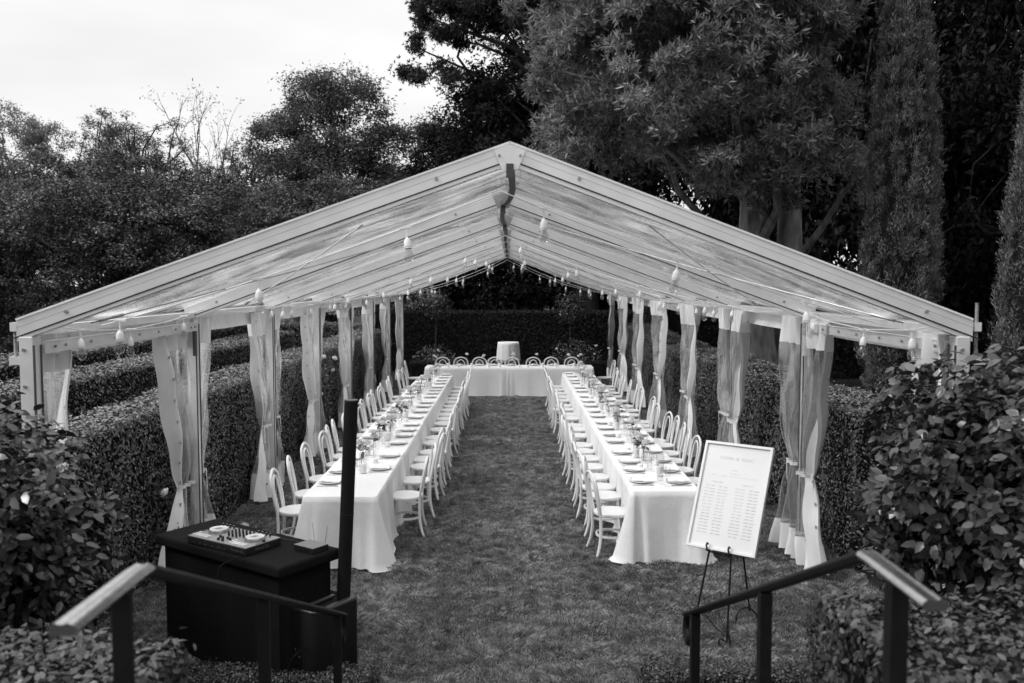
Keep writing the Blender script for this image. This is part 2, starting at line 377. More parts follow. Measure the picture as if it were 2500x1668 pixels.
# ------------------------------------------------------------------ trees
def branch_path(a, b, sag=.1, n=5, jit=.08):
    a = np.array(a, float); b = np.array(b, float); L = np.linalg.norm(b-a); out = []
    off = rng.normal(size=3)*jit*L; off2 = rng.normal(size=3)*jit*L*.6
    for i in range(n+1):
        t = i/n; p = a+(b-a)*t+off*sin(pi*t)+off2*sin(2*pi*t)+np.array([0, 0, sag*L*sin(pi*t)]); out.append(tuple(p))
    return out
def tree(name, label, cat, base, trunk_r, crown_c, blobs, nclump, clump_r, per, leaf, m_leaf, m_bark=None, style='quad', limbs=26, group=None,
         shell=.55, flat=.7, up=.5, lean=(0, 0), stems=None, mesh=True):
    """blobs: ellipsoids (dx,dy,z,rx,ry,rz) relative to base; the crown is many leaf clumps near their surfaces"""
    t = empty(name, base, 0, label, cat, group)
    B = np.array(blobs, float); vol = (B[:, 3]*B[:, 4]*B[:, 5])**.75; ch = rng.choice(len(B), nclump, p=vol/vol.sum())
    d = rdir(nclump); d[:, 2] = np.where(d[:, 2] < -.5, -d[:, 2]*.6, d[:, 2]); rad = shell+(1-shell)*rng.random(nclump)**.6
    rad *= 1+rng.normal(size=nclump)*.06
    CC = B[ch, :3]+d*rad[:, None]*B[ch, 3:6]
    cr = clump_r*rng.uniform(.6, 1.35, nclump)
    n = nclump*per; idx = np.repeat(np.arange(nclump), per); e = rdir(n); rr = rng.random(n)**.45
    P = CC[idx]+(e*(rr*.55)[:, None]+rng.normal(size=(n, 3))*.36)*cr[idx][:, None]*np.array([1, 1, flat]); P[:, 2] = np.maximum(P[:, 2], .05)
    N = nrm(e*.7+np.array([0, 0, up])+rdir(n)*.6); s = rng.uniform(.65, 1.35, n)
    if style == 'quad': V, F = leaves_quad(P, N, leaf[0]*s, leaf[1]*s, .1)
    elif style == 'star':
        parts = []; ax = nrm(e+d[idx]*.8+np.array([0, 0, .4]))
        for k in range(5):
            D = nrm(ax*.55+rdir(n)*.75); parts.append(leaves_quad(P, np.cross(D, rdir(n))+1e-4, leaf[0]*s, leaf[1]*s, 0, D))
        V, F = join(parts)
    elif style == 'up':
        D = nrm(e*.35+np.array([0, 0, 1.])+rdir(n)*.25); V, F = leaves_quad(P, nrm(np.cross(D, rdir(n))+1e-4), leaf[0]*s, leaf[1]*s, 0, D)
    link('crown', np_mesh('crown', V, F), m_leaf, t)
    mb = MB(); cc = np.array(crown_c, float)
    stems = stems or [(0, 0, trunk_r)]
    tops = []
    for sx, sy, sr in stems:
        p = branch_path((sx, sy, -.05), (cc[0]+sx*1.05, cc[1]+sy*1.6, cc[2]), 0, 7, .008)
        mb.tube(p, [sr*(1.25 if i == 0 else 1-.085*i) for i in range(8)], 10); tops.append((p, sr))
    sel = rng.choice(nclump, min(limbs, nclump), replace=False)
    for j, i in enumerate(sel):
        p, sr = tops[j % len(tops)]; k = 3+j % 5; a = p[min(k, 7)]
        bp = branch_path(a, CC[i], .06, 5, .09); r0 = sr*.33*(1-.06*k); mb.tube(bp, [r0*(1-.16*q) for q in range(6)], 6)
        for q in range(2):
            i2 = rng.integers(nclump)
            if np.linalg.norm(CC[i2]-CC[i]) < clump_r*7:
                mb.tube(branch_path(bp[3], CC[i2], .03, 4, .1), [r0*.42*(1-.18*z) for z in range(5)], 5)
    mb.build('trunk', m_bark or M_bark, t, True)
    return t

# ================================================================== THE SETTING
def grid_mesh(name, xs, ys, zf):
    X, Y = np.meshgrid(xs, ys, indexing='ij'); Z = zf(X, Y); V = np.stack([X, Y, Z], -1).reshape(-1, 3); a, b = len(xs), len(ys)
    i = np.arange(a-1)[:, None]*b+np.arange(b-1)[None]; i = i.ravel(); F = np.stack([i, i+b, i+b+1, i+1], 1); return np_mesh(name, V, F, True)
me = grid_mesh('ground', np.array([-600, -120, -60, -30, -16, -8, 0, 8, 16, 30, 60, 120, 600.]), np.array([-200, -60, -20, -8, 0, 8, 16, 30, 60, 120, 300, 900.]), lambda x, y: x*0-.03)
tag(link('ground', me, M_soil), kind='structure')
me = grid_mesh('lawn', np.linspace(-3.5, 3.7, 60), np.linspace(5.0, 28.8, 180), lambda x, y: .012*vn(x*1.1+9, y*1.1)+.006*vn(x*5, y*5)-.008)
tag(link('lawn', me, M_lawn), kind='structure')
me = grid_mesh('garden_ground', np.linspace(-16, -3.5, 30), np.linspace(2, 32, 60), lambda x, y: .02*vn(x, y)-.015)
tag(link('garden_ground', me, M_lawn), kind='structure')
def grass(n):
    y = 5.1+(24.2-5.1)*rng.random(n*2)**1.5; x = rng.uniform(-3.45, 3.65, n*2)
    under = (((x > -1.9) & (x < -1.4)) | ((x > 1.5) & (x < 2.0))) & (y > 9.6)
    keep = ~under; x = x[keep][:n]; y = y[keep][:n]; n = len(x)
    # the turf lies in soft tufts: length, lean and direction follow slowly changing fields
    a = vn(x*1.9+3, y*1.9)*2*pi*1.3+vn(x*7+30, y*7)*3.5; lean = .25+1.1*vn(x*4.1+11, y*4.1+4)
    tuft = vn(x*3.6, y*3.6+20)*.6+vn(x*9, y*9)*.4
    h = (.008+.068*tuft**2.2)*rng.uniform(.6, 1.3, n)*(1+.25*vn(x*.7, y*.7)); wd = .0014*(1+.06*y)*rng.uniform(.7, 1.3, n)
    aa = a+rng.normal(size=n)*1.0; le = np.maximum(lean+rng.normal(size=n)*.3, .05)
    dx = np.cos(aa)*h*le; dy = np.sin(aa)*h*le; ps = rng.uniform(0, 2*pi, n); sx = np.cos(ps)*wd; sy = np.sin(ps)*wd
    V = np.empty((n, 4, 3)); z0 = np.zeros(n)
    V[:, 0] = np.stack([x-sx, y-sy, z0], 1); V[:, 1] = np.stack([x+sx, y+sy, z0], 1)
    V[:, 2] = np.stack([x+dx*.45+sx*.8, y+dy*.45+sy*.8, h*.75], 1); V[:, 3] = np.stack([x+dx, y+dy, h], 1)
    o = link('grass', np_mesh('grass', V.reshape(-1, 3), np.arange(n*4).reshape(n, 4)), M_grass)
    tag(o, 'short tufted lawn grass between the tables and in the foreground', 'grass', kind='stuff')
grass(1000000)
# landing, steps and banks below the camera
mb = MB(); mb.box((0.12, .2, .615), (2.5, 4.4, 1.2)); tag(mb.build('landing', M_stone), kind='structure')
mb = MB()
for i in range(6): mb.box((0.12, 2.61+i*.42, (1.2-.2*(i+1))/2), (2.1, .416, 1.2-.2*(i+1)-.004))
tag(mb.build('steps', M_stone), kind='structure')
for sx in (-1, 1):
    xs = np.linspace(1.26, 9, 12); ys = np.linspace(-2, 6.2, 20)
    me = grid_mesh('bank', (np.sort(sx*xs+.12)), ys, lambda x, y: np.interp(y, [-2, 3.4, 5.9, 6.2], [1.18, 1.15, -.02, -.06])+.03*vn(x, y))
    tag(link('bank', me, M_soil), kind='structure')

# ------------------------------------------------------------------ hedges round the lawn
hedge('clipped dark hedge running along the left side of the marquee, nearest to it', -4.22, -3.46, 4.6, 24.5, 1.68, 120000, (.034, .019), face='right', lump=.03)
hedge('second clipped hedge to the left, parallel behind the one beside the marquee', -6.75, -5.75, 5.5, 24.0, 1.66, 60000, (.038, .021), face='right', lump=.03)
hedge('third and farthest of the parallel clipped hedges on the left', -9.1, -7.9, 7.0, 26.0, 1.68, 42000, (.045, .025), face='right', lump=.03)
hedge('low clipped cross hedge beyond the left parallel hedges', -9.0, -4.4, 26.6, 27.6, 1.75, 20000, (.05, .03), face='both', lump=.03)
hedge('rounded clipped hedge running along the right side of the marquee', 3.58, 4.62, 8.9, 27.0, 1.66, 95000, (.036, .019), face='left', lump=.05, hv=.22)
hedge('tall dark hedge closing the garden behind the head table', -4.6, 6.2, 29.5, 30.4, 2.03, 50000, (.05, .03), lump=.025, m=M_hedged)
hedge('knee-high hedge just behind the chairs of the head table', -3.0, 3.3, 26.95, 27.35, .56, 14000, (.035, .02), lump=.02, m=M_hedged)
hedge('out-of-focus low hedge left of the stairs, behind the bright handrail', -3.4, -1.20, 2.85, 3.6, 1.52, 27000, (.036, .018), m=M_boxw, oval=True, lump=.05)
hedge('out-of-focus low hedge right of the stairs, behind the dark handrail', 1.47, 3.9, 2.95, 3.9, 1.60, 32000, (.034, .019), m=M_boxw, oval=True, lump=.05)
hedge('ankle-high box edging at the foot of the loudspeaker', -2.3, -.86, 6.08, 6.36, .17, 9000, (.018, .012), m=M_boxw, lump=.04, oval=True, name='box_edging', cat='edging')
hedge('ankle-high box edging between the stair rail and the easel', 1.10, 2.5, 6.10, 6.42, .17, 9000, (.018, .012), m=M_boxw, lump=.04, oval=True, name='box_edging', cat='edging')

hedge('dark undergrowth under the wood trees right of the marquee', 4.6, 20, 27.4, 29.0, 3.1, 30000, (.11, .06), m=M_dark, lump=.3, name='undergrowth', cat='shrubs')
# ------------------------------------------------------------------ shrubs close to the camera
def shrub(label, c, rad, n, leaf, m, light_dir=None):
    t = empty('camellia_shrub', (c[0], c[1], 0), 0, label, 'shrub')
    nc = 420; d = rdir(nc); r = .50+.52*rng.random(nc); lump = .85+.3*vn(d[:, 0]*2.2+7, d[:, 2]*2.2+d[:, 1]*2)
    CC = d*np.array(rad)*(r*lump)[:, None]+np.array([0, 0, c[2]])
    idx = rng.integers(nc, size=n); e = rdir(n); P = CC[idx]+e*(.14*rng.random(n)**.5)[:, None]
    o = nrm(P-np.array([0, 0, c[2]])); D = nrm(o*.8+rdir(n)*.8+np.array([0, 0, -.15])); N = nrm(o*.5+rdir(n)*.8+np.array([0, 0, .6]))
    s = rng.uniform(.65, 1.25, n); P[:, 2] = np.maximum(P[:, 2], .05); V, F = leaves_oval(P, N, leaf[0]*s, leaf[1]*s, D, .15)
    link('foliage', np_mesh('foliage', V, F, True), m, t)
    mb = MB(); V = []; F = []; A_, B_ = 18, 12      # dense twiggy heart of the shrub
    for i in range(A_):
        for j in range(B_+1):
            a = 2*pi*i/A_; e_ = pi*j/B_; k_ = .42+.2*float(vn(cos(a)*2+9, e_*2+sin(a)*2)); V.append((rad[0]*k_*sin(e_)*cos(a), rad[1]*k_*sin(e_)*sin(a), c[2]+rad[2]*k_*cos(e_)))
    for i in range(A_):
        for j in range(B_): p_ = i*(B_+1)+j; q_ = ((i+1) % A_)*(B_+1)+j; F.append((p_, p_+1, q_+1, q_))
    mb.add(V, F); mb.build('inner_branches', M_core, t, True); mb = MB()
    for i in range(9):
        a = 2*pi*i/9; b0 = (cos(a)*.1, sin(a)*.1, -.02); k = rng.integers(nc); mb.tube(branch_path(b0, CC[k], .1, 6, .06), [.022-.0028*q for q in range(7)], 6)
    for i in range(90):
        k = rng.integers(nc); a = CC[k]*np.array([.45, .45, 1])+np.array([0, 0, -.12]); b = CC[k]+(CC[k]-np.array([0, 0, c[2]]))*.08
        mb.tube(branch_path(a, b, .05, 4, .05), [.007, .006, .005, .004, .002], 4)
    mb.build('branches', M_barkd, t)
    return t
shrub('large camellia shrub at the left edge of the picture with dark oval leaves', (-3.06, 5.0, 1.50), (.82, .62, .70), 14000, (.075, .042), M_cam)
shrub('tall camellia shrub at the right with pale glossy oval leaves', (3.16, 5.0, 1.76), (1.04, .66, .76), 17000, (.078, .046), M_cam2)

# ------------------------------------------------------------------ trees
# right: big oak with spiky leaves, its two stems behind the marquee
tree('oak_tree', 'big oak with spiky pale leaves standing right of the marquee ridge', 'tree', (7.4, 25.5, 0), .55, (-.3, -.3, 8.5),
     [(-3.0, -3.0, 8.6, 3.7, 2.6, 3.0), (-1.4, -2.8, 10.6, 2.7, 2.4, 3.2), (-4.6, -2.4, 11.2, 2.9, 2.4, 3.4), (-1.6, -3.2, 6.6, 2.6, 2.0, 1.5), (-4.4, -2.6, 6.6, 2.0, 1.8, 1.6), (-.8, -2.5, 7.4, 1.8, 1.6, 2.4), (-.2, -2.5, 5.7, 2.3, 1.6, 1.0)],
     700, .46, 62, (.19, .042), M_oak, M_bark, 'star', stems=[(-.1, 0, .60), (.85, .2, .50)], shell=.80, limbs=22)
tree('oak_tree', 'dark oak whose branches reach left over the ridge against the sky', 'tree', (3.2, 35, 0), .6, (-1, 0, 12),
     [(-1.6, 0, 14.0, 3.8, 3.0, 3.6), (-4.6, -.5, 12.9, 2.4, 2.0, 1.9), (-.2, -.5, 9.6, 3.0, 2.6, 2.6), (-6.0, -.4, 10.7, 1.5, 1.3, .9), (-3.3, -.4, 9.7, 1.6, 1.3, .9), (2.6, 0, 13, 4, 3, 5), (-2.2, 0, 7.3, 2.2, 2, 1.6)],
     520, .50, 120, (.15, .045), M_oakd, M_barkd, 'star', shell=.5, limbs=50)
# columnar cypresses
def cypress(label, x, y, h, zr, n, rz=0):
    """zr: (height, radius) pairs of the column"""
    t = empty('cypress_tree', (x, y, 0), rz, label, 'tree', 'columnar cypresses right of the marquee'); zz = [a for a, b in zr]; rr_ = [b for a, b in zr]
    nt_ = int(125*h); tz = rng.random(nt_)**.95*h*.97; ta = rng.random(nt_)*2*pi; tr = np.interp(tz, zz, rr_)*rng.uniform(.68, .97, nt_)
    th = rng.uniform(.28, .62, nt_)*(1.15-.5*tz/h); tw = rng.uniform(.06, .13, nt_); i_ = rng.integers(nt_, size=n); u = rng.random(n); e = rdir(n)
    w_ = tw[i_]*np.sin(np.clip(u*.9+.12, 0, 1)*pi)**.6; o = np.stack([np.cos(ta[i_]), np.sin(ta[i_]), np.zeros(n)], 1)
    P = o*(tr[i_]+.10*u*(1-u)*4*tw[i_]*3)[:, None]+e*w_[:, None]*np.array([1, 1, .3]); P[:, 2] = tz[i_]+u*th[i_]+.05
    D = nrm(o*.25+e*.35+np.array([0, 0, 1.])+rdir(n)*.25); s = rng.uniform(.5, 1.4, n)
    V, F = leaves_quad(P, nrm(o*.3+e*.5+rdir(n)), .085*s, .012*s, 0, D); link('crown', np_mesh('crown', V, F), M_cyp, t)
    mb = MB(); mb.tube([(0, 0, 0), (0, 0, h*.5), (0, 0, h*.9)], [.16, .12, .03], 8); mb.build('trunk', M_barkd, t)
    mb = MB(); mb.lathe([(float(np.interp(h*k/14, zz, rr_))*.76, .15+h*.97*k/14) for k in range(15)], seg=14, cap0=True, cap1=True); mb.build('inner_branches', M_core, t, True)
cypress('tall columnar cypress between the oak and the right edge, whole column in view', 9.38, 21, 12.8, [(0, .7), (1.2, .90), (4, .90), (6, .76), (8, .60), (10, .40), (12.8, .03)], 190000)
cypress('columnar cypress cut off by the right edge of the picture', 11.2, 18.2, 9.2, [(0, .8), (1, 1.02), (3, .98), (5, .75), (7, .5), (9.2, .03)], 80000, 1)
# dark wood behind on the right; last two added unseen for shade
wood = [(8.5, 33, 1.0, 0), (13.2, 30, 1.05, 1), (17.5, 33, 1.15, 2.2), (12.5, 38, 1.2, 4), (6.0, 41, 1.0, 3.1), (20.5, 28, .95, 5.0), (1.4, 42, .88, 1.7), (-2.2, 38.5, .62, .4), (15.5, 25.5, .8, 2.7), (-.4, 36, .72, 5.5), (3.4, 37.5, .7, 2.2), (13.6, 11.5, 1.0, 3.6), (10.8, 5.0, 1.0, .9)]
wl = ['dark wood tree straight behind the oak stems', 'dark wood tree just right of the tall cypress', 'dark wood tree behind the right cypress, third row', 'dark wood tree deep behind the tall cypress',
      'dark wood tree behind the crown of the big oak', 'dark wood tree at the far right edge', 'dark wood tree seen under the ridge behind the tall hedge, right half', 'smaller dark tree seen under the ridge behind the tall hedge, left half', 'dark low tree between the two cypresses', 'dark tree seen under the ridge directly above the tall round table', 'dark tree seen under the ridge just right of its middle', 'tall dark tree beside the lawn beyond the right edge of the picture', 'nearest tall dark tree to the right, beside the right camellia']
for i, (x, y, s, a) in enumerate(wood):
    if i == 0:
        w0 = tree('wood_tree', wl[0], 'tree', (0, 0, 0), .4, (0, 0, 9), [(0, 0, 9.5, 3.8, 3.6, 5.5), (1.5, .5, 5, 3.4, 3.2, 3.8), (-1.6, -.6, 4, 3.0, 3.0, 3.2), (0, 0, 13, 3.2, 3.0, 4.5), (0, -.5, 2.0, 3.2, 2.6, 2.0)],
                  420, .95, 120, (.24, .11), M_dark, M_barkd, shell=.45, group='dark trees of the wood on the right'); o = w0
    else: o = copy_tree(w0)
    o.location = (x, y, 0); o.rotation_euler = (0, 0, a); o.scale = (s, s, s*(1.5 if x > 5 and y < 40 else 1)); o['label'] = wl[i]
# left: broad dark layered shrubs/trees in the middle distance
sb = [(-10.3, 23.5, 1.0, 0, 'broad dark layered tree left of the marquee roof with a domed top'), (-15.2, 22.0, .93, 2.0, 'broad dark layered tree at the left edge above the hedges'),
      (-6.6, 31.0, 1.02, 4.1, 'broad dark layered tree sloping down behind the left roof slope'), (-20.5, 26.5, 1.05, 1.2, 'broad dark layered tree half cut by the left edge, farther back'), (-12.2, 30.5, 1.0, 3.2, 'broad dark layered tree in the gap behind the domed one'), (-17.6, 31.5, 1.02, 5.1, 'broad dark layered tree filling the gap behind the one at the left edge')]
for i, (x, y, s, a, lb) in enumerate(sb):
    if i == 0:
        s0 = tree('layered_tree', lb, 'tree', (0, 0, 0), .3, (0, 0, 4.2), [(0, 0, 4.3, 3.2, 2.8, 2.2), (2.0, -.3, 4.4, 1.8, 1.8, 1.6), (1.5, -.8, 3.0, 2.2, 2.0, 2.2), (-1.7, -.6, 3.4, 2.3, 2.0, 2.0), (.3, -1.4, 1.8, 2.8, 1.6, 1.7), (0, .6, 5.2, 1.8, 1.8, 1.2)],
                  760, .40, 170, (.085, .040), M_shrub, M_barkd, shell=.72, flat=.55, up=.8, group='broad dark trees behind the left hedges'); o = s0
    else: o = copy_tree(s0)
    o.location = (x, y, 0); o.rotation_euler = (0, 0, a); o.scale = (s, s, s); o['label'] = lb
tree('broadleaf_tree', 'tall rounded tree against the sky left of the ridge with a lobed top', 'tree', (-7.4, 36.5, 0), .4, (0, 0, 7),
     [(-.4, 0, 9.9, 1.5, 1.5, 1.7), (1.0, 0, 10.2, 1.3, 1.3, 1.6), (-2.0, 0, 8.6, 1.3, 1.3, 1.5), (2.4, 0, 8.6, 1.1, 1.1, 1.6), (0, 0, 7.0, 3.0, 2.4, 2.2), (-1.8, -.5, 5.2, 2.6, 2.2, 1.8), (1.8, -.4, 5.2, 2.6, 2.2, 2.0), (0, 0, 3, 3.2, 2.4, 2.6)],
     620, .60, 190, (.135, .055), M_mid, M_bark, shell=.5, limbs=40)
tree('broadleaf_tree', 'smaller pale tree in the gap between the lobed tree and the dark oak', 'tree', (-3.3, 43, 0), .35, (0, 0, 7),
     [(-.3, 0, 9.5, 1.2, 1.2, 1.6), (.9, 0, 8.0, 1.7, 1.4, 1.8), (-1.6, 0, 7.4, 1.6, 1.4, 1.8), (0, 0, 5, 3.0, 2.4, 3.0), (2.8, 0, 6.4, 1.7, 1.4, 2)], 260, .5, 130, (.16, .07), M_mid, M_bark, shell=.6)
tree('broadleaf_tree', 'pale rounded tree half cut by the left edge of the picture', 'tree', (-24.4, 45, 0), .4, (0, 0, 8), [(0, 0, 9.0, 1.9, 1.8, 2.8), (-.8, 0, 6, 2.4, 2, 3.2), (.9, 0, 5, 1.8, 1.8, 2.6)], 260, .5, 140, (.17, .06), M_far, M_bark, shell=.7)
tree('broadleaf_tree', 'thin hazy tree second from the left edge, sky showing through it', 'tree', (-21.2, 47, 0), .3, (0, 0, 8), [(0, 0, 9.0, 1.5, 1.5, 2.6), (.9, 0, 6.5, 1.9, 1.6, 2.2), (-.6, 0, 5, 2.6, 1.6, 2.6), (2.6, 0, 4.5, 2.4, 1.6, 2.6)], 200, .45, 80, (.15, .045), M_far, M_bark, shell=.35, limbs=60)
tree('open_tree', 'open-crowned tree with dark branches showing, left of the bare tree', 'tree', (-17.2, 40, 0), .32, (.3, 0, 7.5), [(-.4, 0, 9.0, 2.0, 1.6, 1.9), (1.7, 0, 8.7, 1.5, 1.4, 1.7), (-1.6, 0, 7.2, 1.4, 1.2, 1.4), (.6, 0, 6.0, 2.6, 1.8, 2.0)], 190, .36, 60, (.13, .045), M_mid, M_barkd, shell=.4, limbs=90)
tree('open_tree', 'open tree with loose drooping foliage just right of the bare tree', 'tree', (-11.4, 39, 0), .3, (0, 0, 7), [(0, 0, 7.6, 1.6, 1.4, 1.7), (-1.2, 0, 6.8, 1.2, 1.2, 1.3), (.8, 0, 6.0, 2.4, 1.6, 1.8)], 150, .34, 60, (.13, .045), M_mid, M_barkd, shell=.4, limbs=60)
def bare_tree(label, base, h, seed, spread):
    r = random.Random(seed); t = empty('bare_tree', base, 0, label, 'tree'); mb = MB(); tips = []
    def grow(p, d, L, rad, depth):
        pts = [p]; q = Vector(p); dd = Vector(d)
        for i in range(5):
            dd = (dd+Vector((r.uniform(-1, 1), r.uniform(-1, 1), r.uniform(-.4, .8)))*.16).normalized(); q = q+dd*L/5; pts.append(q.copy())
        mb.tube(pts, [rad*(1-.13*i) for i in range(6)], 6 if depth < 2 else 4, caps=False)
        tips.append(q.copy())
        if depth >= 4: return
        for k in range(3 if depth else 5):
            a = r.uniform(0, 2*pi); s = r.uniform(.45, .95)*spread
            nd_ = (dd+Vector((cos(a)*s, sin(a)*s, r.uniform(-.1, .35)))).normalized(); grow(pts[r.choice([2, 3, 4, 5])], nd_, L*r.uniform(.5, .78), max(rad*.5, .010), depth+1)
    grow((0, 0, -.05), (0, 0, 1), h*.5, .2, 0); mb.build('trunk', M_barkl, t, True)
    n = 1500; k = rng.integers(len(tips), size=n); P = np.array([tuple(tips[i]) for i in k])+rng.normal(size=(n, 3))*.16
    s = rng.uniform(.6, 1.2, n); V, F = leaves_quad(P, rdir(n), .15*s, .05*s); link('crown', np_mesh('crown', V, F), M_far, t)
bare_tree('nearly bare tree with thin spreading branches against the sky', (-14.9, 40, 0), 9.0, 11, 1.25)
bare_tree('single bare leader of a dead tree right of the spreading bare one', (-13.0, 40.5, 0), 9.4, 4, .7)

# small garden plants behind the head table
def standard(label, x, y, zc, r, stem=.02):
    t = empty('standard_tree', (x, y, 0), 0, label, 'tree', 'small ball-headed trees behind the head table'); n = 1500
    d = rdir(n); P = d*(r*(.6+.5*rng.random(n)*(.7+.6*vn(d[:, 0]*3+x, d[:, 2]*3))))[:, None]+np.array([0, 0, zc]); s = rng.uniform(.6, 1.3, n)
    V, F = leaves_quad(P, nrm(d+rdir(n)*.8+np.array([0, 0, .5])), .085*s, .042*s); link('crown', np_mesh('crown', V, F), M_cam2, t)
    mb = MB(); mb.tube(branch_path((0, 0, -.02), (.02, 0, zc-.05), 0, 6, .012), stem, 8)
    for i in range(9): mb.tube(branch_path((.02, 0, zc-r*.7), d[i]*r*.8+np.array([0, 0, zc]), .05, 4), [.010, .008, .006, .005, .003], 5)
    mb.build('trunk', M_barkd, t, True)
standard('small ball-headed tree on a thin stem behind the left end of the head table', -2.28, 28.3, 2.30, .50)
standard('small ball-headed tree on a thin stem behind the right end of the head table', 2.05, 28.3, 2.18, .52)
def bloom_mesh(name, r):
    mb = MB()
    for ring, (k, rad, op, h) in enumerate(((6, 1., .95, .55), (5, .78, .6, .85), (4, .5, .3, 1.0))):
        for i in range(k):
            a = 2*pi*(i+ring*.37)/k; V = []; F = []; W = 2*pi/k*.72
            for u in range(4):
                for v in range(4):
                    t = u/3; b = a+(v/3-.5)*W*2*(.5+.5*sin(pi*min(t+.15, 1))); rr = r*rad*(.25+.75*sin(t*pi*.62))*(1+.12*t*op); z = r*h*(t**1.2)*1.25-r*.2+r*.1*(v in (0, 3))*-t
                    V.append((rr*cos(b), rr*sin(b), z))
            for u in range(3):
                for v in range(3): F.append((u*4+v, u*4+v+1, u*4+v+5, u*4+v+4))
            mb.add(V, F)
    mb.lathe([(r*.3, 0), (r*.42, r*.4), (r*.25, r*.85), (0.001, r*.95)], seg=8)
    return mb.mesh(name, True)
ME_BLOOM = bloom_mesh('bloom', .043); ME_BLOOM.materials.append(M_petal)
def rosebush(label, x, y, r, h, nb, zb=None, n=1400, spots=None):
    t = empty('rose_bush', (x, y, 0), 0, label, 'shrub', None)
    P = rdir(n)*(rng.random(n)**.5)[:, None]*np.array([r, r*.7, h*.55])+np.array([0, 0, h*.55]); P[:, 2] = np.maximum(P[:, 2], .02); s = rng.uniform(.6, 1.2, n)
    V, F = leaves_quad(P, nrm(rdir(n)+np.array([0, 0, .6])), .06*s, .034*s); link('foliage', np_mesh('foliage', V, F), M_hedge, t)
    mb = MB()
    for i in range(8): mb.tube(branch_path((0, 0, -.02), P[i], .05, 4), [.008, .007, .006, .005, .003], 5)
    mb.build('stems', M_barkd, t)
    for q in (spots or [(rnd.uniform(-r, r)*.8, -r*.5, h*rnd.uniform(.6, 1.0)) for _ in range(nb)]):
        b = link('bloom', ME_BLOOM, None, t, q); b.rotation_euler = (rnd.uniform(.5, 1.2), rnd.uniform(-.5, .5), rnd.uniform(-1, 1)); sc_ = rnd.uniform(.8, 1.15); b.scale = (sc_,)*3
rosebush('rose bush behind the left end of the head table', -2.3, 27.9, .75, .95, 1)
rosebush('rose bush with pale blooms behind the right end of the head table', 2.2, 27.9, .85, 1.15, 3)
rosebush('rose bush with two white blooms against the near left hedge', -3.28, 8.7, .22, .55, 0, spots=[(-.02, -.1, .88), (.62, .30, .42)], n=500)
rosebush('climbing rose with three white blooms against the far left hedge', -3.36, 16.2, .2, 1.3, 0, spots=[(.08, -.3, 1.62), (.12, .5, 1.52), (.1, .5, 1.3)], n=500)

